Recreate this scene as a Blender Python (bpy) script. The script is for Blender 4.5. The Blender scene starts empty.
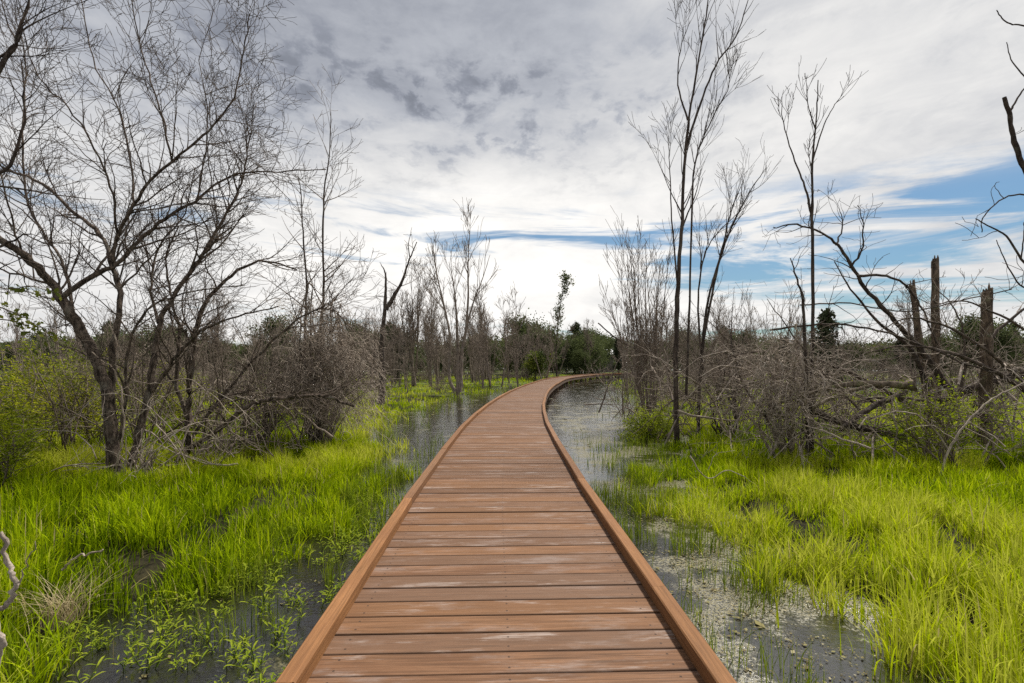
import bpy, math
import numpy as np
rng = np.random.default_rng(11)
R = math.radians
sc = bpy.context.scene
COL = sc.collection
UP = np.array([0., 0., 1.])
CAM_H, FOC, HOR = 2.0, 500.0, 364.0


def at(px, py, y):
    """A point y metres ahead of the camera, seen in direction (px, py)."""
    return np.array([(px - 512.0) / FOC * y, y, CAM_H + (HOR - py) / FOC * y])


# ------------------------------------------------------------------ numbers
def vnoise(x, y, seed=0):
    x = np.asarray(x, float); y = np.asarray(y, float)
    xi = np.floor(x).astype(np.int64); yi = np.floor(y).astype(np.int64)
    xf = x - xi; yf = y - yi
    u = xf * xf * (3 - 2 * xf); v = yf * yf * (3 - 2 * yf)

    def h(a, b):
        n = (a * 374761393 + b * 668265263 + seed * 1442695041) & 0xffffffff
        n = ((n ^ (n >> 13)) * 1274126177) & 0xffffffff
        n = n ^ (n >> 16)
        return (n & 0xffff) / 65535.0
    return (h(xi, yi) * (1 - u) + h(xi + 1, yi) * u) * (1 - v) + (h(xi, yi + 1) * (1 - u) + h(xi + 1, yi + 1) * u) * v


def fbm(x, y, seed=0, o=3):
    s, a, t = 0, 1, 0
    for k in range(o):
        s = s + a * vnoise(x * 2 ** k, y * 2 ** k, seed + k); t += a; a *= .5
    return s / t


def sstep(a, b, x):
    t = np.clip((x - a) / (b - a), 0, 1)
    return t * t * (3 - 2 * t)


# ------------------------------------------------------------------ the line of the boardwalk
KEY = np.array([(.06, -8), (.02, 0), (-.03, 2.35), (-.06, 3.3), (-.09, 4.2), (-.125, 5.5), (-.15, 8.7), (-.13, 12.3), (.05, 16.5), (.36, 20.8),
                (1.2, 29), (2.65, 39), (5.3, 53), (10.6, 68), (15.5, 76), (24, 84), (40, 92), (62, 97)])


def catmull(P, per=12):
    P = np.asarray(P, float)
    Q = np.vstack([2 * P[0] - P[1], P, 2 * P[-1] - P[-2]])
    out = []
    t = np.linspace(0, 1, per, endpoint=False)[:, None]
    for i in range(1, len(Q) - 2):
        a, b, c, d = Q[i - 1], Q[i], Q[i + 1], Q[i + 2]
        out.append(.5 * (2 * b + (c - a) * t + (2 * a - 5 * b + 4 * c - d) * t ** 2 + (3 * b - a - 3 * c + d) * t ** 3))
    out.append(P[-1:])
    return np.vstack(out)


_pl = catmull(KEY, 20)
_s = np.concatenate([[0], np.cumsum(np.linalg.norm(np.diff(_pl, axis=0), axis=1))])
_n = int(_s[-1] / .1)
_sg = np.linspace(0, _s[-1], _n)
PATH = np.stack([np.interp(_sg, _s, _pl[:, k]) for k in (0, 1)], 1)
for _ in range(40):
    PATH[1:-1] = .25 * PATH[:-2] + .5 * PATH[1:-1] + .25 * PATH[2:]
_s = np.concatenate([[0], np.cumsum(np.linalg.norm(np.diff(PATH, axis=0), axis=1))])
PLEN = _s[-1]


def path(s, off=0.0):
    p = np.array([np.interp(s, _s, PATH[:, 0]), np.interp(s, _s, PATH[:, 1])])
    q = np.array([np.interp(s + .2, _s, PATH[:, 0]), np.interp(s + .2, _s, PATH[:, 1])])
    o = np.array([np.interp(s - .2, _s, PATH[:, 0]), np.interp(s - .2, _s, PATH[:, 1])])
    d = q - o
    d = d / (np.linalg.norm(d, axis=0) + 1e-9)
    return np.array([p[0] + d[1] * off, p[1] - d[0] * off]), d


def path_x(y):
    return np.interp(y, PATH[:, 1], PATH[:, 0])


# ------------------------------------------------------------------ the lie of the land
BL = np.array([(-8, 3.2), (2, 3.5), (3.6, 2.9), (4.2, 2.35), (5.7, 1.95), (7.4, 2.0), (9.4, 2.2), (12, 2.7), (14.5, 4.2), (19, 4.6), (24, 4.6), (29, 5.2), (36, 3.6), (46, 2.4), (200, 2.4)])
BR = np.array([(-8, 2.6), (2, 2.6), (3.6, 2.75), (5, 2.45), (7, 2.25), (9.4, 2.95), (13, 3.8), (17, 4.6), (24, 5.6), (36, 6.5), (50, 5.0), (200, 4)])


def bank(x, y):
    """> 0 on land, < 0 in the water, in metres from the bank."""
    s = x - path_x(y)
    e = np.where(s < 0, -s - np.interp(y, BL[:, 0], BL[:, 1]), s - np.interp(y, BR[:, 0], BR[:, 1]))
    e = e + (fbm(x * 1.3, y * .9, 3, 3) - .5) * 1.1
    pool = (fbm(x * .13 + 5, y * .10, 21, 3) - .60) * 12
    w = sstep(22, 32, y)
    e = np.where(w > 0, np.minimum(e, e * (1 - w) - pool * w + (1 - w) * 2), e)
    return e


def ground_z(x, y):
    e = bank(x, y)
    z = -.30 + .40 * sstep(-.5, 1.4, e)
    z = z + .10 * (fbm(x * .6, y * .6, 9, 3) - .45) * sstep(0, 1.5, e)
    z = z + .22 * sstep(.5, 6, e) * fbm(x * .2, y * .2, 14, 2) * (1 - sstep(25, 40, y))
    return z


# ------------------------------------------------------------------ materials
def mat(name, rough=.8, spec=.3):
    m = bpy.data.materials.new(name)
    m.use_nodes = True
    nt = m.node_tree
    b = nt.nodes['Principled BSDF']
    b.inputs['Roughness'].default_value = rough
    b.inputs['Specular IOR Level'].default_value = spec
    return m, nt, b


class NT:
    def __init__(s, nt): s.nt = nt; s.n = nt.nodes; s.l = nt.links

    def new(s, t, **kw):
        n = s.n.new(t)
        for k, v in kw.items(): setattr(n, k, v)
        return n

    def put(s, sock, v):
        if v is None: return
        if hasattr(v, 'is_output'): s.l.new(v, sock)
        elif isinstance(v, (tuple, list)) and sock.type == 'RGBA' and len(v) == 3: sock.default_value = (*v, 1)
        else: sock.default_value = v

    def m(s, op, a, b=None, c=None, clamp=False):
        n = s.new('ShaderNodeMath', operation=op, use_clamp=clamp)
        s.put(n.inputs[0], a); s.put(n.inputs[1], b); s.put(n.inputs[2], c)
        return n.outputs[0]

    def vm(s, op, a, b=None):
        n = s.new('ShaderNodeVectorMath', operation=op)
        s.put(n.inputs[0], a); s.put(n.inputs[1], b)
        return n.outputs[0]

    def xyz(s, x, y, z):
        n = s.new('ShaderNodeCombineXYZ')
        s.put(n.inputs[0], x); s.put(n.inputs[1], y); s.put(n.inputs[2], z)
        return n.outputs[0]

    def sep(s, v):
        n = s.new('ShaderNodeSeparateXYZ'); s.put(n.inputs[0], v)
        return n.outputs

    def noise(s, v, scale=1., detail=4., rough=.55, dist=0.):
        n = s.new('ShaderNodeTexNoise')
        s.put(n.inputs['Vector'], v); s.put(n.inputs['Scale'], scale); s.put(n.inputs['Detail'], detail)
        s.put(n.inputs['Roughness'], rough); s.put(n.inputs['Distortion'], dist)
        return n.outputs[0]

    def ss(s, a, b, v):
        n = s.new('ShaderNodeMapRange', interpolation_type='SMOOTHSTEP')
        s.put(n.inputs['Value'], v); s.put(n.inputs['From Min'], a); s.put(n.inputs['From Max'], b)
        return n.outputs[0]

    def mix(s, f, a, b):
        n = s.new('ShaderNodeMix', data_type='RGBA')
        s.put(n.inputs[0], f); s.put(n.inputs[6], a); s.put(n.inputs[7], b)
        return n.outputs[2]

    def ramp(s, f, stops):
        n = s.new('ShaderNodeValToRGB')
        e = n.color_ramp.elements
        while len(e) < len(stops): e.new(.5)
        for k, (p, c) in enumerate(stops): e[k].position = p; e[k].color = (*c, 1)
        s.put(n.inputs[0], f)
        return n.outputs[0]

    def attr(s, name):
        return s.new('ShaderNodeAttribute', attribute_name=name).outputs['Fac']

    def bump(s, h, strength=.3, dist=.02):
        n = s.new('ShaderNodeBump')
        s.put(n.inputs['Height'], h); n.inputs['Strength'].default_value = strength; n.inputs['Distance'].default_value = dist
        return n.outputs[0]


def bark_mat(name, dark, light, lichen=None, amt=.5, scale=14):
    m, nt, b = mat(name, .9, .15)
    N = NT(nt)
    co = N.new('ShaderNodeTexCoord').outputs['Object']
    v = N.vm('MULTIPLY', co, (1, 1, .28))
    f = N.noise(v, scale, 6, .65)
    c = N.mix(N.ss(.35, .68, f), dark, light)
    if lichen:
        g = N.noise(co, 5, 5, .7)
        c = N.mix(N.m('MULTIPLY', N.ss(.52, .66, g), amt), c, lichen)
    N.put(b.inputs['Base Color'], c)
    N.put(b.inputs['Normal'], N.bump(f, 1.0, .05))
    return m


M = {}
M['bark'] = bark_mat('rough_bark', (.025, .018, .014), (.19, .145, .112), (.28, .255, .21), .45, 24)
M['twig'] = bark_mat('bare_twig_bark', (.11, .086, .068), (.27, .215, .17), (.30, .28, .24), .4, 9)
M['limb'] = bark_mat('branch_bark', (.050, .038, .029), (.15, .115, .09), (.22, .20, .17), .35, 12)
M['dark'] = bark_mat('dark_bark', (.032, .024, .020), (.105, .080, .064), (.18, .17, .13), .35, 12)
M['grey'] = bark_mat('weathered_grey_wood', (.20, .16, .13), (.44, .37, .30), (.46, .43, .37), .5, 12)
M['tan'] = bark_mat('pale_dry_wood', (.22, .17, .13), (.42, .35, .28), None, 0, 20)
M['moss'] = bark_mat('mossy_bark', (.075, .058, .042), (.21, .165, .12), (.17, .19, .06), .75, 12)
M['snag'] = bark_mat('split_dead_wood', (.06, .044, .032), (.21, .155, .11), (.13, .14, .075), .6, 20)


def leaf_mat(name, stops, trans=.4, rough=.5):
    m, nt, b = mat(name, rough, .3)
    N = NT(nt)
    c = N.ramp(N.attr('tint'), stops)
    N.put(b.inputs['Base Color'], c)
    b.inputs['Specular IOR Level'].default_value = .06
    t = N.new('ShaderNodeBsdfTranslucent')
    N.put(t.inputs['Color'], c)
    x = N.new('ShaderNodeMixShader')
    x.inputs[0].default_value = trans
    N.l.new(b.outputs[0], x.inputs[1]); N.l.new(t.outputs[0], x.inputs[2])
    N.l.new(x.outputs[0], N.n['Material Output'].inputs['Surface'])
    return m


M['grass'] = leaf_mat('young_marsh_grass', [(0, (.03, .06, .003)), (.3, (.14, .21, .004)), (.62, (.30, .40, .005)), (.93, (.45, .51, .008)), (1, (.44, .37, .17))], .4, .8)
M['grass'].node_tree.nodes['Principled BSDF'].inputs['Specular IOR Level'].default_value = 0
M['sedge'] = leaf_mat('sedge_blade', [(0, (.045, .07, .008)), (.5, (.14, .19, .012)), (.85, (.27, .33, .02)), (1, (.27, .22, .11))], .4)
M['weed'] = leaf_mat('water_weed_leaf', [(0, (.09, .14, .012)), (.5, (.22, .29, .018)), (1, (.36, .40, .035))], .45, .65)
M['straw'] = leaf_mat('dead_straw', [(0, (.30, .23, .12)), (1, (.48, .40, .24))], .3)
M['shrub'] = leaf_mat('shrub_leaf', [(0, (.06, .085, .010)), (.4, (.17, .21, .014)), (.75, (.32, .34, .016)), (1, (.46, .45, .03))], .45)
M['fern'] = leaf_mat('fresh_shrub_leaf', [(0, (.07, .10, .008)), (.5, (.19, .24, .010)), (1, (.33, .38, .02))], .45)
M['far'] = leaf_mat('far_tree_leaf', [(0, (.042, .052, .024)), (.5, (.08, .098, .038)), (1, (.14, .165, .055))], .25, .8)
M['conifer'] = leaf_mat('conifer_needles', [(0, (.03, .038, .02)), (1, (.07, .08, .038))], .1, .7)
M['spring'] = leaf_mat('spring_leaf', [(0, (.05, .07, .018)), (.6, (.12, .145, .025)), (1, (.26, .27, .04))], .35, .6)


# ------------------------------------------------------------------ objects
def link(o, parent=None):
    COL.objects.link(o)
    if parent is not None: o.parent = parent
    return o


def tag(o, label=None, cat=None, group=None, kind=None):
    for k, v in (('label', label), ('category', cat), ('group', group), ('kind', kind)):
        if v: o[k] = v
    return o


def empty(name, loc, label, cat, group=None):
    o = bpy.data.objects.new(name, None)
    o.empty_display_size = .2
    o.location = tuple(float(v) for v in loc)
    return tag(link(o), label, cat, group)


def mesh_obj(name, V, polys, m, parent=None, attrs=None, smooth=True, uv=None):
    """polys: list of integer arrays (n, k), one per polygon size."""
    V = np.asarray(V, np.float32)
    polys = [np.asarray(p, np.int32) for p in polys if len(p)]
    me = bpy.data.meshes.new(name)
    me.vertices.add(len(V)); me.vertices.foreach_set('co', V.ravel())
    nl = sum(p.size for p in polys); npl = sum(len(p) for p in polys)
    me.loops.add(nl); me.polygons.add(npl)
    me.loops.foreach_set('vertex_index', np.concatenate([p.ravel() for p in polys]))
    sizes = np.concatenate([np.full(len(p), p.shape[1], np.int32) for p in polys])
    st = np.concatenate([[0], np.cumsum(sizes)[:-1]]).astype(np.int32)
    me.polygons.foreach_set('loop_start', st)
    me.polygons.foreach_set('use_smooth', np.full(npl, smooth, bool))
    for k, a in (attrs or {}).items():
        me.attributes.new(k, 'FLOAT', 'POINT').data.foreach_set('value', np.asarray(a, np.float32))
    if uv is not None:
        l = me.uv_layers.new(name='UVMap')
        idx = np.concatenate([p.ravel() for p in polys])
        l.data.foreach_set('uv', np.asarray(uv, np.float32)[idx].ravel())
    me.update(calc_edges=True); me.validate()
    if m is not None: me.materials.append(m)
    return link(bpy.data.objects.new(name, me), parent)


class Strands:
    """Tapered tubes collected into one mesh."""
    def __init__(s): s.g = {}

    def add(s, pts, rad, k=3):
        s.g.setdefault((len(pts), k), []).append((pts, rad))

    def arrays(s, origin):
        Vs, quads, caps, base = [], [], {}, 0
        for (n, k), L in s.g.items():
            P = np.array([a[0] for a in L]) - origin
            r = np.array([a[1] for a in L])
            T = np.gradient(P, axis=1)
            T /= np.linalg.norm(T, axis=2, keepdims=True) + 1e-9
            mt = T.mean(1)
            ref = np.where(np.abs(mt[:, 2:3]) < .8, np.array([[0, 0, 1.]]), np.array([[1., 0, 0]]))[:, None, :]
            A = np.cross(T, ref); A /= np.linalg.norm(A, axis=2, keepdims=True) + 1e-9
            B = np.cross(T, A)
            an = np.arange(k) * 2 * math.pi / k
            ring = P[:, :, None, :] + r[:, :, None, None] * (np.cos(an)[:, None] * A[:, :, None, :] + np.sin(an)[:, None] * B[:, :, None, :])
            if k >= 6:
                j = 1 + .09 * np.random.default_rng(n).normal(size=(len(L), n, k, 1))
                ring = P[:, :, None, :] + (ring - P[:, :, None, :]) * j
            Vs.append(ring.reshape(-1, 3))
            m = len(L)
            id_ = base + np.arange(m * n * k).reshape(m, n, k)
            a = id_[:, :-1, :]; b = np.roll(a, -1, 2); d = id_[:, 1:, :]; c = np.roll(d, -1, 2)
            quads.append(np.stack([a, b, c, d], -1).reshape(-1, 4))
            if k >= 4: caps.setdefault(k, []).append(id_[:, -1, :])
            base += m * n * k
        return np.vstack(Vs), [np.vstack(quads)] + [np.vstack(c) for c in caps.values()]

    def build(s, name, m, parent, origin, **kw):
        if not s.g: return None
        V, F = s.arrays(np.asarray(origin, float))
        return mesh_obj(name, V, F, m, parent, **kw)


def unit(v): return v / (np.linalg.norm(v) + 1e-9)


def fork(t, ang):
    p = np.cross(t, rng.normal(size=3)); p = unit(p)
    return math.cos(ang) * t + math.sin(ang) * p


def along(pts, t):
    f = t * (len(pts) - 1); i = min(int(f), len(pts) - 2); w = f - i
    return pts[i] * (1 - w) + pts[i + 1] * w, unit(pts[i + 1] - pts[i]), i


def sprout(S, pts, rad, L, lvl, P, tips=None, t0=.15):
    """Side shoots along an existing limb."""
    m = rng.poisson(P['dens'][lvl - 1] * L)
    for t in np.sort(rng.uniform(t0, 1, m)):
        p, d, i = along(pts, t)
        r = rad[i]
        ln = P['len'][lvl] * rng.uniform(.45, 1.3) * (1 - .45 * t)
        dd = fork(d, R(P['ang'][lvl] * rng.uniform(.6, 1.35)))
        grow(S, p, dd, ln, max(min(r * .62, ln * P.get('slim', .012) + .003), P['rmin']), lvl, P, tips)


def grow(S, p, d, L, r, lvl, P, tips=None):
    n = P['n'][lvl]
    t = np.linspace(0, 1, n + 1)
    w = np.cumsum(rng.normal(0, P['w'][lvl], (n, 3)), 0)
    D = d + w + P['up'][lvl] * t[1:, None] * UP
    D /= np.linalg.norm(D, axis=1, keepdims=True) + 1e-9
    pts = np.vstack([p, p + np.cumsum(D * (L / n), 0)])
    if 'floor' in P: pts[:, 2] = np.maximum(pts[:, 2], P['floor'] + .02)
    rad = np.maximum(r * (1 - .8 * t ** .9), P['rmin'])
    S.add(pts, rad, 8 if r > .05 else 5 if r > .018 else 4 if r > .008 else 3)
    if lvl + 1 < P['lv']:
        sprout(S, pts, rad, L, lvl + 1, P, tips, P.get('t0', .2))
    elif tips is not None:
        tips.append(pts)
    return pts, rad


BUSHY = dict(lv=4, n=[7, 7, 6, 5], w=[.10, .14, .17, .2], up=[.2, .35, .2, .1], len=[0, 1.5, .75, .42], ang=[0, 42, 46, 48], dens=[4.2, 5.0, 5.5], rmin=.0031)
ERECT = dict(lv=4, n=[10, 8, 6, 4], w=[.04, .07, .10, .14], up=[.3, .55, .5, .35], len=[0, 2.0, .95, .42], ang=[0, 30, 32, 36], dens=[2.2, 2.7, 3.5], rmin=.0042, t0=.25)
DROOP = dict(lv=4, n=[9, 9, 8, 6], w=[.10, .16, .18, .24], up=[-.2, -.9, -1.0, -.7], len=[0, 1.5, .95, .55], ang=[0, 50, 55, 60], dens=[5.0, 6.0, 5.0], rmin=.0036)
DEAD = dict(lv=3, n=[8, 7, 6], w=[.12, .20, .26], up=[.1, .15, 0], len=[0, 1.0, .5], ang=[0, 50, 52], dens=[2.2, 3.0], rmin=.0038)


def limb(S, pix, y, r0, r1, jit=.02, per=5, k=None):
    """A limb through points (px, py, dy) around y metres ahead."""
    pts = np.array([at(a[0], a[1], y + (a[2] if len(a) > 2 else 0)) for a in pix])
    pts = catmull(pts, per)
    n = len(pts)
    t = np.linspace(0, 1, n)
    pts[1:] += np.cumsum(rng.normal(0, jit * .5, (n - 1, 3)), 0) * .35 + rng.normal(0, jit * .5, (n - 1, 3))
    rad = r0 + (r1 - r0) * t ** .85
    S.add(pts, rad, k or (10 if r0 > .07 else 7 if r0 > .03 else 5))
    return pts, rad, np.linalg.norm(np.diff(pts, axis=0), axis=1).sum()


def leaves(P, D, size, tint, asp=.42, droop=.0):
    """Rhombic, slightly folded leaves: returns verts, quads, tint."""
    n = len(P)
    D = D / (np.linalg.norm(D, axis=1, keepdims=True) + 1e-9)
    side = np.cross(D, rng.normal(size=(n, 3))); side /= np.linalg.norm(side, axis=1, keepdims=True) + 1e-9
    nr = np.cross(D, side)
    s = size[:, None]
    V = np.stack([P, P + D * s * .5 + side * s * asp * .5 + nr * s * .08, P + D * s - UP * s * droop, P + D * s * .5 - side * s * asp * .5 + nr * s * .08], 1)
    return V.reshape(-1, 3), np.arange(4 * n).reshape(n, 4), np.repeat(tint, 4)


# ------------------------------------------------------------------ camera, light, sky
cam = bpy.data.cameras.new('camera')
cam.lens = 36.0 * FOC / 1024; cam.sensor_width = 36
cam.shift_y = (HOR - 341.5) / 1024
cam.clip_start = .05; cam.clip_end = 3000
co = link(bpy.data.objects.new('camera', cam))
co.location = (0, 0, CAM_H); co.rotation_euler = (R(90), 0, 0)
sc.camera = co
SUN_EL, SUN_AZ = 57, 38
su = bpy.data.lights.new('sun', 'SUN')
su.energy = 4.0; su.angle = R(5); su.color = (1, .955, .88)
so = link(bpy.data.objects.new('sun', su))
so.rotation_euler = (R(90 - SUN_EL), 0, R(180 - SUN_AZ))

w = bpy.data.worlds.new('World'); sc.world = w; w.use_nodes = True
N = NT(w.node_tree)
bg = N.n['Background']
STR = .1
bg.inputs['Strength'].default_value = STR
sky = N.new('ShaderNodeTexSky', sky_type='NISHITA', sun_disc=False, sun_elevation=R(SUN_EL), sun_rotation=R(SUN_AZ), air_density=1.3, dust_density=.6, ozone_density=2.5)
vec = N.new('ShaderNodeTexCoord').outputs['Generated']
X, Y, Z = N.sep(vec)
az = N.m('ARCTAN2', X, Y)
zz = N.m('ADD', N.m('MAXIMUM', Z, 0), .10)
pl = N.xyz(N.m('DIVIDE', X, zz), N.m('DIVIDE', Y, zz), 0)
wisp = N.xyz(N.m('MULTIPLY', az, 1.6), N.m('MULTIPLY', N.m('ADD', Z, N.m('MULTIPLY', az, .03)), 13), 3.1)
n_w = N.noise(wisp, 1.5, 9, .62, .6)
n_w2 = N.noise(N.xyz(N.m('MULTIPLY', az, 3), N.m('MULTIPLY', Z, 9), 8.7), 2.2, 8, .62, .4)
n_big = N.noise(pl, .75, 7, .58, .4)
n_mid = N.noise(pl, 2.6, 9, .62, .25)
n_fine = N.noise(N.vm('MULTIPLY', pl, (1.0, .75, 1)), 11, 7, .62, .3)
# where the blue shows: low bands, mostly towards the right
d1 = N.m('SUBTRACT', Z, N.m('ADD', .185, N.m('MULTIPLY', az, .035)))
band = N.m('POWER', 2.718, N.m('MULTIPLY', N.m('MULTIPLY', d1, d1), -260))
right = N.ss(.0, .42, az)
thr = N.m('ADD', N.m('MULTIPLY', band, N.m('ADD', -.06, N.m('MULTIPLY', right, .40))), N.m('ADD', .5, N.m('MULTIPLY', N.m('SUBTRACT', n_w, .5), 2.4)))
band2 = N.m('MULTIPLY', N.ss(.03, .08, Z), N.m('SUBTRACT', 1, N.ss(.15, .24, Z)))
thr = N.m('ADD', thr, N.m('MULTIPLY', band2, N.m('ADD', -.12, N.m('MULTIPLY', N.ss(.15, .6, az), .20))))
blue = N.m('MULTIPLY', N.ss(.56, .93, thr), N.m('SUBTRACT', 1, N.ss(.25, .34, Z)))
cover = N.m('SUBTRACT', 1, N.m('MULTIPLY', blue, .93))
# how bright the cloud is: thin and glowing ahead, thick and grey overhead on the left
da = N.m('ADD', az, .03); dz = N.m('SUBTRACT', Z, .22)
glow = N.m('POWER', 2.718, N.m('SUBTRACT', N.m('MULTIPLY', N.m('MULTIPLY', da, da), -3.0), N.m('MULTIPLY', N.m('MULTIPLY', dz, dz), 26)))
thick = N.m('MULTIPLY', N.ss(.24, .47, Z), N.m('SUBTRACT', 1, N.m('MULTIPLY', N.ss(.0, .6, az), .72)))
thick = N.m('MULTIPLY', thick, N.m('SUBTRACT', 1, N.m('MULTIPLY', N.ss(-.45, -.95, az), .5)))
patchy = N.m('MULTIPLY', N.ss(.40, .58, n_mid), N.m('MULTIPLY', N.ss(.26, .34, Z), N.m('SUBTRACT', 1, N.ss(.46, .58, Z))))
mott = N.m('ADD', N.m('MULTIPLY', N.ss(.38, .66, n_mid), .40), N.m('ADD', N.m('MULTIPLY', N.m('MULTIPLY', N.ss(.44, .62, n_fine), patchy), .85), N.m('MULTIPLY', N.ss(.3, .7, n_big), .45)))
b = N.m('ADD', .60, N.m('MULTIPLY', glow, .33))
b = N.m('SUBTRACT', b, N.m('MULTIPLY', thick, N.m('ADD', .10, N.m('MULTIPLY', mott, .27))))
b = N.m('ADD', b, N.m('MULTIPLY', N.m('SUBTRACT', n_w2, .5), N.m('SUBTRACT', .50, N.m('MULTIPLY', N.ss(.2, .5, Z), .20))))
b = N.m('ADD', b, N.m('MULTIPLY', N.m('SUBTRACT', n_big, .5), .34))
b = N.m('ADD', b, N.m('MULTIPLY', N.m('MULTIPLY', N.ss(.05, .6, az), N.ss(.22, .42, Z)), .13))
b = N.m('SUBTRACT', b, N.m('MULTIPLY', N.m('MULTIPLY', N.ss(.1, -.3, az), N.ss(.30, .55, Z)), .07))
b = N.m('ADD', b, N.m('MULTIPLY', N.m('SUBTRACT', 1, N.ss(.05, .20, Z)), .10))
b = N.m('MAXIMUM', b, .06)
ccol = N.ramp(b, [(.06, (.125, .135, .16)), (.25, (.185, .198, .232)), (.45, (.295, .308, .338)), (.7, (.49, .488, .485)), (.95, (.665, .65, .625))])
ccol = N.vm('MULTIPLY', ccol, (1 / STR,) * 3)
skyc = N.vm('MULTIPLY', sky.outputs[0], (.27, .39, .47))
fin = N.mix(N.m('MULTIPLY', cover, 1.0), skyc, ccol)
N.put(bg.inputs['Color'], fin)
sc.view_settings.view_transform = 'Standard'; sc.view_settings.look = 'None'
sc.view_settings.exposure = .72; sc.view_settings.gamma = 1

# ------------------------------------------------------------------ ground and water
gx = np.concatenate([-np.geomspace(14, 420, 40)[::-1], np.arange(-13.8, 13.9, .16), np.geomspace(14, 420, 40)])
gy = np.concatenate([np.arange(-10, 1, .5), np.arange(1, 22, .16), np.geomspace(22, 700, 90)])
GX, GY = np.meshgrid(gx, gy)
GZ = ground_z(GX, GY)
nx, ny = len(gx), len(gy)
idx = np.arange(nx * ny).reshape(ny, nx)
F = np.stack([idx[:-1, :-1], idx[:-1, 1:], idx[1:, 1:], idx[1:, :-1]], -1).reshape(-1, 4)
m, nt, bb = mat('marsh_soil', .95, .1)
N = NT(nt)
cc = N.new('ShaderNodeTexCoord').outputs['Object']
f1 = N.noise(cc, .5, 5, .6); f2 = N.noise(cc, 9, 6, .7)
c = N.mix(N.ss(.35, .65, f2), (.010, .009, .005), (.036, .031, .015))
_, gyy, gzz = N.sep(cc)
c = N.mix(N.m('MULTIPLY', N.ss(.40, .6, f1), N.ss(22, 45, gyy)), c, (.10, .13, .022))
c = N.mix(N.ss(.0, .06, N.m('ADD', gzz, N.m('MULTIPLY', N.m('SUBTRACT', f2, .5), .08))), (.012, .010, .007), c)
N.put(bb.inputs['Base Color'], c)
N.put(bb.inputs['Normal'], N.bump(f2, .7, .06))
g = mesh_obj('ground', np.stack([GX, GY, GZ], -1).reshape(-1, 3), [F], m)
tag(g, 'dark wet marsh soil under the grass', kind='structure'); del g['label']

m, nt, bb = mat('marsh_water', .04, .5)
N = NT(nt)
cc = N.new('ShaderNodeTexCoord').outputs['Object']
n1 = N.noise(cc, 3.2, 4, .5); n2 = N.noise(cc, 22, 4, .6)
scx, scy, _ = N.sep(cc)
# floating scum, mostly in the channel on the right
scum = N.m('ADD', N.noise(cc, 1.1, 7, .68, .4), N.m('MULTIPLY', N.m('MULTIPLY', N.ss(.9, 1.6, scx), N.m('SUBTRACT', 1, N.ss(16.0, 26.0, scy))), .12))
fine = N.noise(cc, 38, 5, .75)
scm = N.m('MULTIPLY', N.ss(.55, .68, scum), N.ss(.41, .58, fine))
col = N.mix(N.ss(.3, .7, N.noise(cc, 55, 4, .7)), (.07, .06, .027), (.22, .19, .085))
N.put(bb.inputs['Base Color'], N.mix(scm, (.009, .008, .006), col))
N.put(bb.inputs['Roughness'], N.m('ADD', .03, N.m('MULTIPLY', scm, .7)))
bb.inputs['IOR'].default_value = 2.3
N.put(bb.inputs['Specular IOR Level'], N.m('SUBTRACT', .5, N.m('MULTIPLY', scm, .45)))
h = N.m('ADD', N.m('MULTIPLY', n1, .5), N.m('ADD', N.m('MULTIPLY', n2, .24), N.m('MULTIPLY', scm, .03)))
N.put(bb.inputs['Normal'], N.bump(h, .38, .045))
wv = np.array([(-420, -10, 0), (420, -10, 0), (420, 700, 0), (-420, 700, 0)])
tag(mesh_obj('water', wv, [np.array([[0, 1, 2, 3]])], m, smooth=False), kind='structure')

# ------------------------------------------------------------------ boardwalk
DZ = .50          # top of the deck above the water
HW = .945         # half width between the kerbs
PITCH, GAP, TH, BV = .189, .009, .055, .003


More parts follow.
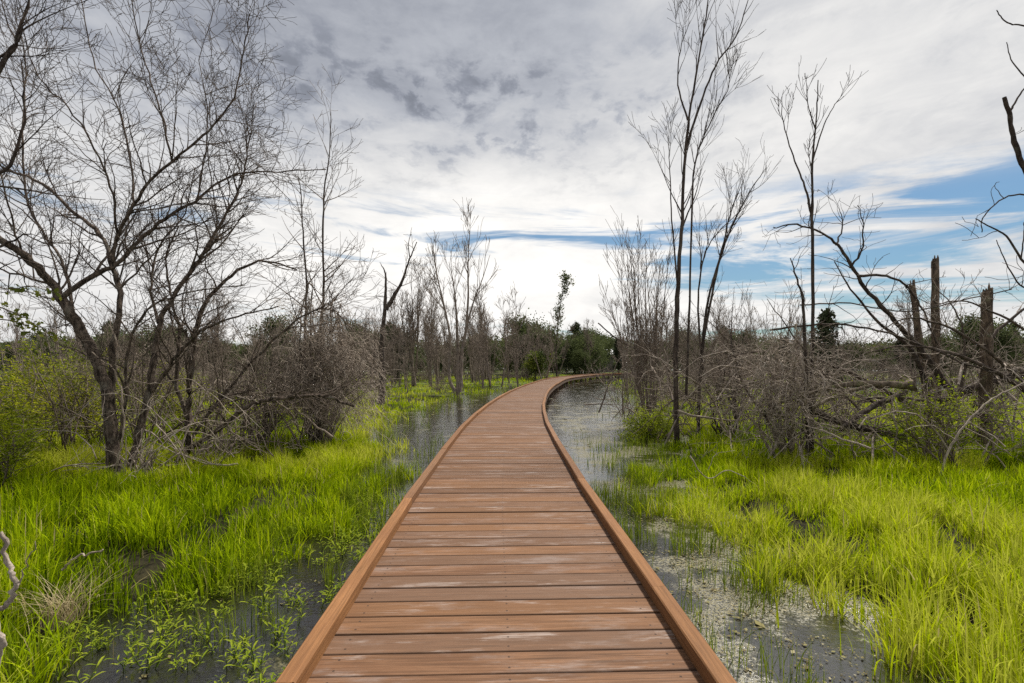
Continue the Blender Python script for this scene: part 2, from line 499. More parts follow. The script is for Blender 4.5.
def wood(name, base, var, uvmode=True, worn=True):
    m, nt, bb = mat(name, .7, .14)
    N = NT(nt)
    uv = N.new('ShaderNodeUVMap').outputs[0]
    u, v, _ = N.sep(uv)
    rnd = N.attr('rnd')
    sh = N.m('MULTIPLY', rnd, 57.3)
    grain = N.noise(N.xyz(N.m('ADD', N.m('MULTIPLY', u, 1.6), sh), N.m('MULTIPLY', v, 55), sh), 1, 7, .68, .7)
    fine = N.noise(N.xyz(N.m('ADD', N.m('MULTIPLY', u, 9), sh), N.m('MULTIPLY', v, 220), sh), 1, 4, .7)
    blot = N.noise(N.xyz(N.m('ADD', N.m('MULTIPLY', u, 2.2), sh), N.m('MULTIPLY', v, 5), sh), 1, 4, .6)
    c = N.mix(N.ss(.30, .70, grain), tuple(k * .42 for k in base), tuple(k * 1.3 for k in base))
    c = N.mix(N.m('MULTIPLY', N.ss(.45, .75, fine), .45), c, tuple(k * .5 for k in base))
    c = N.mix(N.m('MULTIPLY', N.ss(.35, .72, blot), .55), c, var)
    c = N.mix(N.m('MULTIPLY', N.ss(.0, 1, rnd), .62), c, tuple(k * .58 for k in base))
    gv = N.m('FRACT', N.m('MULTIPLY', rnd, 13.7))
    c = N.mix(N.m('MULTIPLY', N.ss(.55, 1, gv), .22), c, (.15, .105, .08))
    c = N.mix(N.m('MULTIPLY', N.ss(.4, .0, gv), .30), c, (.24, .115, .045))
    if worn:
        wn = N.noise(N.xyz(N.m('ADD', N.m('MULTIPLY', u, 1.5), N.m('MULTIPLY', sh, 3)), N.m('MULTIPLY', v, 9), sh), 1, 6, .7)
        wf = N.m('MULTIPLY', N.ss(.54, .66, wn), N.ss(.34, .58, grain))
        wf = N.m('MULTIPLY', wf, N.ss(.25, .7, N.noise(N.xyz(N.m('MULTIPLY', u, .8), sh, 0), 1.3, 2)))
        c = N.mix(N.m('MULTIPLY', N.m('MULTIPLY', wf, N.ss(.10, .5, N.m('FRACT', N.m('MULTIPLY', rnd, 7.31)))), .8), c, (.42, .37, .34))
        hz = N.noise(N.xyz(N.m('ADD', N.m('MULTIPLY', u, 1.1), N.m('MULTIPLY', sh, 5)), N.m('MULTIPLY', v, 3), sh), 1.6, 5, .65)
        c = N.mix(N.m('MULTIPLY', N.m('MULTIPLY', N.ss(.50, .72, hz), N.ss(.30, .65, fine)), .5), c, (.30, .255, .235))
        kn = N.new('ShaderNodeTexVoronoi'); N.put(kn.inputs['Vector'], N.xyz(N.m('ADD', N.m('MULTIPLY', u, 1.0), sh), N.m('MULTIPLY', v, 3.2), sh)); kn.inputs['Scale'].default_value = 1.4
        kd = N.m('SUBTRACT', 1, N.ss(.02, .055, kn.outputs['Distance']))
        c = N.mix(N.m('MULTIPLY', kd, .8), c, (.05, .025, .012))
        ck = N.noise(N.xyz(N.m('ADD', N.m('MULTIPLY', u, 2.4), sh), N.m('MULTIPLY', v, 150), N.m('MULTIPLY', sh, 2)), 1, 3, .5)
        c = N.mix(N.m('MULTIPLY', N.ss(.66, .73, ck), .75), c, (.035, .018, .010))
        ed = N.m('MAXIMUM', N.m('SUBTRACT', 1, N.ss(.002, .014, v)), N.ss(PITCH - GAP - .012, PITCH - GAP - .002, v))
        c = N.mix(N.m('MULTIPLY', ed, .55), c, (.05, .027, .016))
        # screw heads over the three joists
        for uu in (-.84, 0.02, .84):
            for vv in (.045, .135):
                du = N.m('SUBTRACT', u, uu); dv = N.m('SUBTRACT', v, vv)
                dd = N.m('ADD', N.m('MULTIPLY', du, du), N.m('MULTIPLY', dv, dv))
                c = N.mix(N.m('MULTIPLY', N.m('SUBTRACT', 1, N.ss(.00003, .00006, dd)), .85), c, (.035, .022, .016))
    N.put(bb.inputs['Base Color'], c)
    N.put(bb.inputs['Roughness'], N.m('ADD', .50, N.m('MULTIPLY', fine, .3)))
    N.put(bb.inputs['Normal'], N.bump(N.m('ADD', grain, N.m('MULTIPLY', fine, .6)), .45, .008))
    return m


M['deck'] = wood('brown_deck_planks', (.175, .090, .047), (.105, .049, .024))
M['kerb'] = wood('kerb_timber', (.255, .122, .050), (.125, .050, .024), worn=False)
M['beam'] = wood('side_beam_timber', (.12, .075, .05), (.09, .055, .036), worn=False)

bw = empty('boardwalk', (0, 0, DZ), 'long brown plank boardwalk with timber kerbs curving right across the marsh', 'boardwalk')
V, Fq, UVs, RN = [], [], [], []
s = .6
prof = [(0, -TH), (0, -BV), (BV, 0), (PITCH - GAP - BV, 0), (PITCH - GAP, -BV), (PITCH - GAP, -TH)]
while s < PLEN - .5:
    rr = rng.random()
    dzj = rng.normal(0, .0016); rot = rng.normal(0, .0016); ext = rng.normal(0, .008)
    for side, hw in ((-1, HW + .085 + ext), (1, HW + .085 + rng.normal(0, .008))):
        c0, d = path(s, side * hw)
        for (a, z) in prof:
            p = c0 + d * (a + side * rot * hw)
            V.append((p[0], p[1], z + dzj)); UVs.append((side * hw, a)); RN.append(rr)
    b0 = len(V) - 12
    for k in range(5): Fq.append((b0 + k, b0 + k + 1, b0 + 7 + k, b0 + 6 + k))
    s += PITCH
V = np.array(V)
# the deck planks are bent to run square to the path
deck = mesh_obj('deck', V, [np.array(Fq)], M['deck'], bw, {'rnd': RN}, smooth=False, uv=UVs)

KW, KH = .092, .088
klen = 3.05
for side in (-1, 1):
    s0 = 1.1 if side < 0 else 2.0
    while s0 < PLEN - 4:
        n = 2 if s0 < 45 else 3
        ss = np.linspace(s0, s0 + klen - .004, n)
        rr = (.0 if s0 < 11 else rng.uniform(.4, 1)) if side < 0 else rng.uniform(.45, 1); joff = rng.normal(0, .005); jz = rng.normal(0, .002)
        bvl = .007
        pr = [(0, .002), (0, KH - bvl), (bvl, KH), (KW - bvl, KH), (KW, KH - bvl), (KW, .002)]
        if side < 0 and 2 < s0 - 8 + 0 < 9: pass
        V, UVs = [], []
        for q in ss:
            for k, (a, z) in enumerate(pr):
                p, _ = path(q, side * (HW + joff + a))
                V.append((p[0], p[1], z + jz)); UVs.append((q, [0, .09, .10, .19, .20, .29][k]))
        Fq = [(i * 6 + k, i * 6 + k + 1, i * 6 + 7 + k, i * 6 + 6 + k) for i in range(n - 1) for k in range(5)]
        if side > 0: Fq = [f[::-1] for f in Fq]
        ends = [(0, 1, 2, 3, 4, 5), tuple((n - 1) * 6 + np.arange(6))]
        mesh_obj('kerb_timber', np.array(V), [np.array(Fq), np.array(ends)], M['kerb'], bw, {'rnd': [rr] * len(V)}, smooth=False, uv=UVs)
        s0 += klen
# side beams and posts below the deck
for side in (-1, 1):
    ss = np.arange(.3, PLEN - 1, .8)
    V, UVs = [], []
    for q in ss:
        for k, (a, z) in enumerate([(0, -TH - .003), (.045, -TH - .003), (.045, -TH - .19), (0, -TH - .19)]):
            p, _ = path(q, side * (HW + .025 + a)); V.append((p[0], p[1], z)); UVs.append((q, k * .09))
    n = len(ss)
    Fq = [(i * 4 + k, i * 4 + (k + 1) % 4, i * 4 + 4 + (k + 1) % 4, i * 4 + 4 + k) for i in range(n - 1) for k in range(4)]
    mesh_obj('side_beam', np.array(V), [np.array(Fq)], M['beam'], bw, {'rnd': [.5] * len(V)}, smooth=False, uv=UVs)
    for q in np.arange(1.5, 92, 2.4):
        p, d = path(q, side * (HW - .03))
        e = np.array([d[1], -d[0]]) * .06; f = d * .06
        V = [(*(p + a * e + b_ * f), z) for z in (-.95, -TH - .004) for a, b_ in ((-1, -1), (1, -1), (1, 1), (-1, 1))]
        Fq = [(0, 1, 5, 4), (1, 2, 6, 5), (2, 3, 7, 6), (3, 0, 4, 7), (4, 5, 6, 7)]
        uvp = [(v[2], (k % 4) * .12) for k, v in enumerate(V)]
        mesh_obj('support_post', np.array(V), [np.array(Fq)], M['beam'], bw, {'rnd': [rng.random()] * 8}, smooth=False, uv=uvp)


# ------------------------------------------------------------------ grass
def blades(x, y, z, h, wd, tint, bend, az=None, lv=4):
    n = len(x)
    az = rng.uniform(0, 2 * math.pi, n) if az is None else az
    t = np.linspace(0, 1, lv + 1)
    dx, dy = np.cos(az), np.sin(az)
    tw = az + math.pi / 2 + rng.normal(0, .5, n)
    sx, sy = np.cos(tw), np.sin(tw)
    V = np.zeros((n, 2 * lv + 1, 3), np.float32)
    for k in range(lv + 1):
        hz = h * (t[k] - .28 * bend * t[k] ** 2.2)
        r = h * bend * .75 * t[k] ** 2
        px, py = x + dx * r, y + dy * r
        ww = wd * (.75 + .5 * t[k]) * (1 - t[k] ** 2.2) * .5
        if k == lv:
            V[:, 2 * lv] = np.stack([px, py, z + hz], 1)
        else:
            V[:, 2 * k] = np.stack([px - sx * ww, py - sy * ww, z + hz], 1)
            V[:, 2 * k + 1] = np.stack([px + sx * ww, py + sy * ww, z + hz], 1)
    b0 = (np.arange(n) * (2 * lv + 1))[:, None]
    q = np.concatenate([b0 + np.array([[2 * k, 2 * k + 1, 2 * k + 3, 2 * k + 2]]) for k in range(lv - 1)])
    tr = b0 + np.array([[2 * lv - 2, 2 * lv - 1, 2 * lv]])
    return V.reshape(-1, 3), q, tr, np.repeat(tint, 2 * lv + 1)


def join(parts):
    Vs, Q, T, A, base = [], [], [], [], 0
    for V, q, t, a in parts:
        Vs.append(V); Q.append(q + base); T.append(t + base); A.append(a); base += len(V)
    return np.vstack(Vs), [np.vstack(Q), np.vstack(T)], np.concatenate(A)


def wedge(y0, y1, dens, xm=1.12):
    """Random points in what the camera and its neighbourhood see."""
    area = (y1 - y0) * (y0 + y1) * xm + (y1 - y0) * 3
    n = int(area * dens)
    y = np.sqrt(rng.uniform(y0 ** 2, y1 ** 2, n))
    x = rng.uniform(-1, 1, n) * (y * xm + 1.5)
    return x, y


gp, sp = [], []
for y0, y1, dens, wd, lv in ((1.2, 3.5, 1600, .0095, 4), (3.5, 6, 1500, .0105, 4), (6, 10, 1150, .012, 3), (10, 15, 560, .015, 3), (15, 24, 150, .025, 3), (24, 45, 42, .045, 2), (45, 85, 11, .09, 2)):
    x, y = wedge(y0, y1, dens)
    e = bank(x, y)
    s_ = np.abs(x - path_x(y))
    clump = fbm(x * 2.7, y * 2.7, 31, 2)
    patch = fbm(x * .45, y * .45, 40, 3)
    left = x < path_x(y)
    pr = sstep(-.2, .8, e + (clump - .5) * 2.6)
    pr = pr * (.24 + .76 * sstep(.30, .54, clump))
    thin = sstep(20, 34, y)
    pr = pr * (1 - thin * .7 * sstep(.40, .58, patch))
    k = (rng.random(len(x)) < pr) & (s_ > 1.12) & (e > -.5)
    x, y, e, clump, patch, left = (a[k] for a in (x, y, e, clump, patch, left))
    n = len(x)
    gz = np.maximum(ground_z(x, y), -.05)
    # blades lean away from the middle of their clump
    gx_ = fbm((x + .06) * 2.7, y * 2.7, 31, 2) - clump
    gy_ = fbm(x * 2.7, (y + .06) * 2.7, 31, 2) - clump
    az_ = np.arctan2(-gy_, -gx_) + rng.normal(0, 1.5, n)
    h = (.09 + .22 * sstep(.28, .72, clump) + .06 * patch) * (1.45 - .40 * sstep(3, 7, y)) * rng.uniform(.55, 1.25, n)
    h *= np.where(y > 20, .75, 1)
    tint = np.clip(.0 + .62 * sstep(.28, .68, patch) + .75 * (clump - .45) + rng.normal(0, .22, n) + np.where(left, .32, .24), 0, .95)
    tint = np.where(rng.random(n) < .018, 1.0, tint)
    wdv = wd * rng.uniform(.6, 1.6, n)
    gp.append(blades(x, y, gz - .02, h, wdv, tint, np.clip(rng.normal(.45, .34, n), .03, 1.5), az_, lv))
V, F, A = join(gp)
print('grass blades', sum(len(p[2]) for p in gp))
tag(mesh_obj('grass', V, F, M['grass'], None, {'tint': A}), kind='stuff')

# sparse sedge shoots standing in the water near the banks
for y0, y1, dens, wd in ((2.2, 5, 1300, .006), (5, 9, 900, .008), (9, 16, 260, .011), (16, 40, 50, .02)):
    x, y = wedge(y0, y1, dens)
    e = bank(x, y); s_ = np.abs(x - path_x(y))
    c1 = fbm(x * 3.0, y * 3.0, 51, 2); c2 = fbm(x * .8, y * .8, 52, 2)
    pr = sstep(.42, .62, c1) * sstep(.28, .55, c2) * sstep(-2.4, -.1, e)
    k = (rng.random(len(x)) < pr) & (s_ > 1.12) & (e < .5)
    x, y, c1 = x[k], y[k], c1[k]
    n = len(x)
    sp.append(blades(x, y, np.full(n, -.02), rng.uniform(.10, .34, n) * (.5 + c1), wd * rng.uniform(.7, 1.3, n), np.clip(rng.normal(.5, .22, n), 0, 1), np.clip(rng.normal(.3, .3, n), 0, 1.1), None, 3))
V, F, A = join(sp)
tag(mesh_obj('sedge', V, F, M['sedge'], None, {'tint': A}), kind='stuff')

# flecks of floating plant litter on the water
x, y = wedge(2.2, 9, 1900)
x2, y2 = wedge(9, 26, 420, .4)
x, y = np.concatenate([x, x2]), np.concatenate([y, y2])
e = bank(x, y); c1 = fbm(x * 1.6, y * 1.6, 61, 3); c2 = fbm(x * 7, y * 7, 62, 2)
rt = x > 0
pr = np.where(rt, sstep(.33, .60, c1), sstep(.55, .70, c1) * .5) * sstep(.3, .6, c2)
k = (rng.random(len(x)) < pr) & (e < .4) & (np.abs(x - path_x(y)) > .9)
x, y = x[k], y[k]; n = len(x)
P0 = np.stack([x, y, np.full(n, .006) + rng.uniform(0, .006, n)], 1)
a = rng.uniform(0, 6.283, n)
D = np.stack([np.cos(a), np.sin(a), rng.normal(0, .05, n)], 1)
sd = np.stack([-np.sin(a), np.cos(a), rng.normal(0, .1, n)], 1)
sz = (rng.lognormal(math.log(.0095), .6, n) * (1 + y / 14))[:, None]
V = np.stack([P0, P0 + D * sz * .5 + sd * sz * .3, P0 + D * sz, P0 + D * sz * .5 - sd * sz * .25], 1).reshape(-1, 3)
m_fl = leaf_mat('floating_litter', [(0, (.05, .04, .02)), (.4, (.13, .105, .05)), (.75, (.20, .18, .075)), (1, (.32, .28, .18))], .1, .7)
tag(mesh_obj('litter', V, [np.arange(4 * n).reshape(n, 4)], m_fl, None, {'tint': np.repeat(np.clip(rng.normal(.5, .25, n), 0, 1), 4)}, smooth=False), kind='stuff')


# ------------------------------------------------------------------ bare trees
def gpt(x, y): return np.array([x, y, float(ground_z(np.array([x]), np.array([y]))[0]) - .05])


def tree(name, label, base, T, C, mt, mc, cat='tree', group=None, crown='crown'):
    r = empty(name, base, label, cat, group)
    T.build('trunk', mt, r, base)
    C.build(crown, mc, r, base)
    return r


def limbs_tree(name, label, base, y, specs, P, mt, mc, group=None, cat='tree', t0=.15, jit=.02):
    """specs: (pixel polyline, r0, r1, shoot density factor)"""
    T, C = Strands(), Strands()
    for sp_ in specs:
        pix, r0, r1, f = sp_[:4]
        pts, rad, L = limb(T, pix, y, r0, r1, jit)
        if f:
            Q = dict(P); Q['dens'] = [P['dens'][0] * f] + P['dens'][1:]
            if len(sp_) > 4: Q.update(sp_[4])
            sprout(C, pts, rad, L, 1, Q, None, t0 if len(sp_) < 6 else sp_[5])
    return tree(name, label, base, T, C, mt, mc, cat, group)


# the large spreading tree on the left
YA = 7.9
baseA = gpt((115 - 512) / FOC * YA, YA)
bA = dict(up=[.2, .30, .18, .08])
limbs_tree('bare_tree', 'large bare spreading tree with leaning forked trunks in the bright grass left of the boardwalk', baseA, YA, [
    ([(117, 497), (113, 460), (109, 415), (103, 384), (85, 342), (63, 307), (47, 283), (24, 259, -.3), (-12, 234, -.6), (-60, 205, -.9)], 0.1058, .045, .7, {}, .45),
    ([(109, 415, .1), (110, 378, .15), (113, 339, .2), (118, 300, .3), (110, 268, .4), (101, 240, .5), (75, 215, .6), (40, 185, .7), (0, 168, .8)], 0.0605, .018, 1.0, {}, .4),
    ([(59, 300), (87, 279, .1), (115, 264, .2), (142, 237, .4), (170, 215, .5), (198, 198, .6), (229, 176, .8), (277, 172, 1.0), (325, 170, 1.1)], 0.0454, .008, 1.25),
    ([(112, 265, .2), (118, 233, .1), (134, 205, 0), (158, 174, -.1), (186, 150, -.2), (213, 126, -.2), (233, 99, -.3), (242, 60, -.3), (250, 15, -.4)], 0.0302, .007, 1.4),
    ([(172, 160, -.1), (162, 119, -.3), (150, 75, -.4), (138, 32, -.5), (130, -25, -.6)], 0.0170, .006, 1.3),
    ([(118, 236, .1), (113, 195, -.2), (96, 150, -.5), (72, 110, -.7), (40, 78, -.8), (20, 20, -.9)], 0.0193, .006, 1.2),
    ([(134, 205, 0), (130, 160, .3), (118, 110, .5), (92, 60, .7), (80, 0, .8), (70, -40, .9)], 0.0181, .006, 1.3),
    ([(198, 198, .6), (205, 150, .7), (208, 110, .8), (200, 60, 1.), (215, 10, 1.1)], 0.0133, .005, 1.3),
    ([(47, 283), (10, 272, .3), (-30, 262, .5)], 0.0212, .01, 1.2),
    ([(75, 322, 0), (60, 260, .5), (28, 205, .8), (22, 130, 1.0), (24, 60, 1.2), (12, 10, 1.3)], 0.0272, .008, 1.1),
    ([(24, 259, -.3), (10, 215, -.5), (-5, 150, -.6)], 0.0181, .008, 1.0),
    ([(130, 470, .3), (140, 430, .35), (150, 375, .4), (158, 323, .5), (174, 291, .6), (194, 263, .7), (205, 245, .7), (229, 205, .9), (241, 178, 1.0), (247, 140, 1.0), (254, 100, 1.1)], 0.0635, .006, 1.2, {}, .45),
    ([(152, 392, .4), (178, 354, .3), (205, 331, .2), (237, 319, .1), (277, 309, 0)], 0.0302, .010, 1.4),
    ([(158, 323, .5), (152, 285, .9), (160, 245, 1.1), (185, 215, 1.3), (195, 170, 1.4)], 0.0272, .007, 1.2),
    ([(120, 440, -.15), (126, 400, -.2), (128, 350, -.3), (148, 310, -.4), (190, 290, -.5), (245, 283, -.5)], 0.0302, .007, 1.2),
], BUSHY, M['bark'], M['limb'])

# its neighbour behind, with a limb sprawling to the right
YB = 9.3
limbs_tree('bare_tree', 'bare tree with a dark limb sprawling low to the right behind the large spreading tree', gpt((188 - 512) / FOC * YB, YB), YB, [
    ([(192, 478), (190, 440), (190, 400), (196, 350), (205, 310), (228, 280), (262, 262), (300, 270, -.2)], 0.0786, .012, 1.2, {}, .3),
    ([(172, 468, -.4), (195, 446, -.5), (213, 435, -.6), (245, 408, -.7), (273, 400, -.7), (318, 397, -.6), (352, 408, -.5)], 0.0514, .022, .9),
    ([(190, 420), (176, 380), (180, 340), (172, 300), (166, 262), (178, 225)], 0.0423, .01, 1.2),
    ([(190, 440), (220, 400), (262, 352), (300, 318), (330, 310), (352, 330)], 0.0302, .008, 1.6),
    ([(158, 440, .2), (200, 412, .2), (255, 395, .2), (296, 392, .2), (340, 400, .2)], 0.0212, .01, 1.2),
], BUSHY, M['bark'], M['limb'])

# drooping tangled shrub
YC = 11.3


def tangle(name, label, px, y, w_px, top, base_py, n, P, mt, mc, cat='shrub', lean=0, group=None, L=(1., 2.2)):
    """A heap of arching, drooping shoots from one root-stock."""
    base = gpt((px - 512) / FOC * y, y)
    T, C = Strands(), Strands()
    topz = CAM_H + (HOR - top) / FOC * y
    hw = w_px / FOC * y * .5
    Q = dict(P); Q['floor'] = float(base[2]) + .05
    for i in range(n):
        a = rng.uniform(0, 2 * math.pi)
        rr = hw * rng.uniform(.05, 1) ** .7
        ht = (topz - base[2]) * (1 - .45 * (rr / hw) ** 2) * rng.uniform(.55, 1.0)
        c0 = base + np.array([math.cos(a), math.sin(a), 0]) * rr * .25 * rng.uniform(.2, 1)
        c1 = base + np.array([math.cos(a) * rr * .6, math.sin(a) * rr * .6, ht])
        c2 = base + np.array([math.cos(a) * rr * 1.15 + lean * ht, math.sin(a) * rr * 1.15, ht * rng.uniform(.35, .8)])
        pts = catmull([c0, .5 * (c0 + c1) + rng.normal(0, .12, 3), c1, c2], 5)
        pts[1:] += rng.normal(0, .025, (len(pts) - 1, 3))
        rad = np.linspace(rng.uniform(.014, .03), .006, len(pts))
        T.add(pts, rad, 5)
        ln = np.linalg.norm(np.diff(pts, axis=0), axis=1).sum()
        sprout(C, pts, rad, ln, 1, Q, None, .25)
    return tree(name, label, base, T, C, mt, mc, cat, group)


TD = dict(DROOP); TD['dens'] = [3.2, 3.4, 3.0]; TD['len'] = [0, 1.2, .75, .5]; TD['lv'] = 4
tangle('bare_shrub', 'dense drooping tangle of grey brown twigs around the two slender saplings', 318, YC, 124, 274, 430, 46, TD, M['twig'], M['grey'])
TD2 = dict(TD); TD2['dens'] = [2.6, 3.0, 2.4]
tangle('bare_shrub', 'low sprawling grey twiggy shrub under the sprawling dark limb', 262, 11.0, 90, 345, 440, 14, TD2, M['twig'], M['twig'])


WISP = dict(ERECT); WISP['len'] = [0, 1.3, .8, .5]; WISP['dens'] = [3.0, 3.2, 2.6]; WISP['rmin'] = .0034; WISP['ang'] = [0, 36, 40, 44]; WISP['up'] = [.2, .2, .1, 0]


def bush(name, label, px, y, H, W, n, P, mt, mc, group=None):
    """Many thin upright shoots from one stool, with fine side twigs."""
    base = gpt((px - 512) / FOC * y, y)
    T, C = Strands(), Strands()
    for k in range(n):
        d = unit(np.array([rng.normal(0, W / H * .5), rng.normal(0, W / H * .5), 1])); h = H * rng.uniform(.45, 1.0)
        b = base + np.array([rng.normal(0, W * .16), rng.normal(0, W * .16), 0])
        D = d + np.cumsum(rng.normal(0, .09, (9, 3)), 0); D /= np.linalg.norm(D, axis=1, keepdims=True)
        pts = np.vstack([b, b + np.cumsum(D * h / 9, 0)]); rad = np.linspace(rng.uniform(.010, .022), .005, 10)
        T.add(pts, rad, 5); sprout(C, pts, rad, h, 1, P, None, .15)
    return tree(name, label, base, T, C, mt, mc, 'shrub', group)


bush('bare_shrub', 'tall bare brush with fine twigs directly behind the forked trunks of the spreading tree', 150, 10.2, 3.0, 1.7, 16, WISP, M['twig'], M['twig'])
bush('bare_shrub', 'bare brown brush filling the gap under the sprawling dark limb', 232, 10.6, 2.5, 1.7, 16, WISP, M['twig'], M['grey'])
bush('bare_shrub', 'sparse bare shrub left of the forked trunks among the green shrubs', 72, 10.0, 2.6, 1.6, 10, WISP, M['twig'], M['twig'])
bush('bare_shrub', 'tall wispy bare shrub beyond the sprawling neighbour tree', 262, 13.6, 4.0, 1.6, 12, WISP, M['dark'], M['twig'])
bush('bare_shrub', 'low dead brown brush in the grass at the foot of the neighbour tree', 205, 8.6, .95, .8, 24, dict(WISP, len=[0, .4, .25, .15]), M['tan'], M['grey'])
bush('bare_shrub', 'low dead brown brush in the grass against the forked trunks', 138, 7.9, .9, .55, 20, dict(WISP, len=[0, .4, .25, .15]), M['grey'], M['twig'])


def windfall(name, label, px, y, w_px, top, base_py, n, P, mt, mc, depth=1.2, r=(.012, .035)):
    """An open heap of fallen limbs lying across each other."""
    base = gpt((px - 512) / FOC * y, y)
    T, C = Strands(), Strands()
    W = w_px / FOC * y; Ht = CAM_H + (HOR - top) / FOC * y - base[2]
    Q = dict(P); Q['floor'] = float(base[2]) + .03
    for k in range(n):
        c = base + np.array([rng.uniform(-.5, .5) * W, rng.uniform(-.5, .5) * depth * 2, 0])
        L = rng.uniform(.9, 2.8)
        a = rng.uniform(0, 6.283); el = rng.choice([rng.uniform(-.1, .35), rng.uniform(.3, 1.1)])
        d = np.array([math.cos(a) * math.cos(el), math.sin(a) * math.cos(el) * .6, math.sin(el)])
        z0 = rng.uniform(.02, .55) * Ht
        p0 = c + UP * z0 - d * L * .45
        m_ = 9; t = np.linspace(0, 1, m_)[:, None]
        sag = rng.uniform(-.12, .35) * L
        pts = p0 + d * L * t + UP * sag * (t * (1 - t) * 4 - .5 * t) + np.cumsum(rng.normal(0, .028, (m_, 3)), 0)
        pts[:, 2] = np.clip(pts[:, 2], base[2] - .05, base[2] + Ht)
        ra = rng.uniform(*r) * rng.choice([1, 1, .6])
        rad = np.linspace(ra, .005, m_)
        T.add(pts, rad, 5); sprout(C, pts, rad, L, 1, Q, None, .2)
    return tree(name, label, base, T, C, mt, mc, 'brush')


def upright(name, label, pix, y, r0, P, mt, mc, f=1.0, extra=(), t0=.2, group=None):
    b = pix[0]
    base = gpt((b[0] - 512) / FOC * y, y)
    T, C = Strands(), Strands()
    pts = [(b[0], HOR + (CAM_H - base[2]) / FOC ** 0 * FOC / y)] + list(pix[1:])
    for q, ra, rb, ff in [(pts, r0, .008, f)] + [(e[0], e[1], e[2], e[3]) for e in extra]:
        p, rad, L = limb(T, q, y, ra, rb, .012)
        if ff:
            Q = dict(P); Q['dens'] = [P['dens'][0] * ff] + list(P['dens'][1:])
            sprout(C, p, rad, L, 1, Q, None, t0)
    return tree(name, label, base, T, C, mt, mc, 'tree', group)


ER = dict(ERECT); ER['len'] = [0, 1.5, .8, .4]; ER['up'] = [.3, .35, .3, .2]; ER['ang'] = [0, 40, 40, 40]
LW = dict(lv=4, n=[8, 7, 6, 5], w=[.12, .18, .24, .28], up=[0, .15, 0, -.1], len=[0, .95, .55, .32], ang=[0, 48, 52, 55], dens=[1.8, 2.0, 1.4], rmin=.0036)
windfall('brush_heap', 'tangle of fallen pale twigs around the feet of the forked trunks', 165, 8.3, 130, 372, 470, 20, LW, M['grey'], M['grey'], .8, (.008, .02))
windfall('brush_heap', 'tangle of fallen brown limbs under the sprawling limb toward the drooping shrub', 258, 9.8, 130, 345, 450, 24, LW, M['twig'], M['grey'], 1.0, (.010, .028))


upright('bare_sapling', 'slender dark sapling, taller of two rising out of the drooping twig tangle', [(322, 0), (321, 400), (320, 340), (324, 290), (323, 240), (325, 190), (330, 150), (331, 112)], 12.6, .05, ER, M['dark'], M['twig'], 1.1)
upright('bare_sapling', 'slender dark sapling, shorter of two rising out of the drooping twig tangle', [(306, 0), (306, 400), (305, 340), (307, 290), (304, 240), (302, 200), (299, 175)], 12.2, .045, ER, M['dark'], M['twig'], 1.0)

# forked snag by the pool
SN = dict(DEAD); SN['len'] = [0, 1.6, .7]; SN['up'] = [.3, .6, .4]; SN['dens'] = [.9, 2.0]; SN['rmin'] = .008
upright('dead_tree', 'dead forked trunk with one broken stub standing beyond the drooping tangle', [(381, 0), (382, 370), (382, 338), (385, 308), (386, 285), (385, 272), (380, 262)], 23, .17, SN, M['dark'], M['twig'], 0,
        extra=[([(386, 310), (394, 296), (401, 284), (406, 270), (410, 258), (417, 242)], .10, .02, 1.2), ([(410, 258), (408, 245), (411, 232)], .03, .01, 1.5)])

# multi-stemmed clump by the bend
FE = dict(ERECT); FE['len'] = [0, 2.4, 1.4, .7]; FE['dens'] = [1.3, 2.0, 1.8]; FE['rmin'] = .009; FE['ang'] = [0, 27, 28, 30]
upright('bare_tree', 'bare clump of tall straight stems left of where the boardwalk bends', [(458, 0), (458, 360), (457, 335), (456, 308), (453, 280), (449, 262)], 31, .14, FE, M['twig'], M['twig'], 1.3,
        extra=[([(460, 392), (462, 352), (466, 329), (468, 297), (468, 262), (470, 226)], .14, .015, 1.3), ([(455, 392), (449, 376), (450, 340), (444, 305), (437, 275), (433, 246)], .12, .015, 1.2),
               ([(466, 329), (474, 300), (482, 280), (490, 255)], .06, .012, 1.2), ([(447, 320), (441, 296), (430, 268)], .05, .012, 1.0)])


# procedural saplings further off, each kind built a few times and then copied
def make_sapling(name, label, x, y, H, stems, spread, P, mt, mc, group, r=.05, cat='tree'):
    base = gpt(x, y)
    T, C = Strands(), Strands()
    for i in range(stems):
        d = unit(np.array([rng.normal(0, spread), rng.normal(0, spread), 1]))
        h = H * rng.uniform(.75, 1.0)
        n = 10
        D = d + np.cumsum(rng.normal(0, .03, (n, 3)), 0) + UP * .3 * np.linspace(0, 1, n)[:, None]
        D /= np.linalg.norm(D, axis=1, keepdims=True)
        b = base + np.array([rng.normal(0, .08), rng.normal(0, .08), 0])
        pts = np.vstack([b, b + np.cumsum(D * h / n, 0)])
        rad = np.maximum(r * (1 - .9 * np.linspace(0, 1, n + 1)), P['rmin'])
        T.add(pts, rad, 6)
        sprout(C, pts, rad, h, 1, P, None, .25)
    return tree(name, label, base, T, C, mt, mc, cat, group)


def copy_tree(root, loc, rz, sc_, label=None, group=None):
    r = root.copy(); COL.objects.link(r)
    r.location = tuple(float(v) for v in loc); r.rotation_euler = (0, 0, rz); r.scale = (sc_,) * 3
    if label: r['label'] = label
    if group: r['group'] = group
    for ch in list(root.children):
        c = ch.copy(); COL.objects.link(c); c.parent = r
    return r


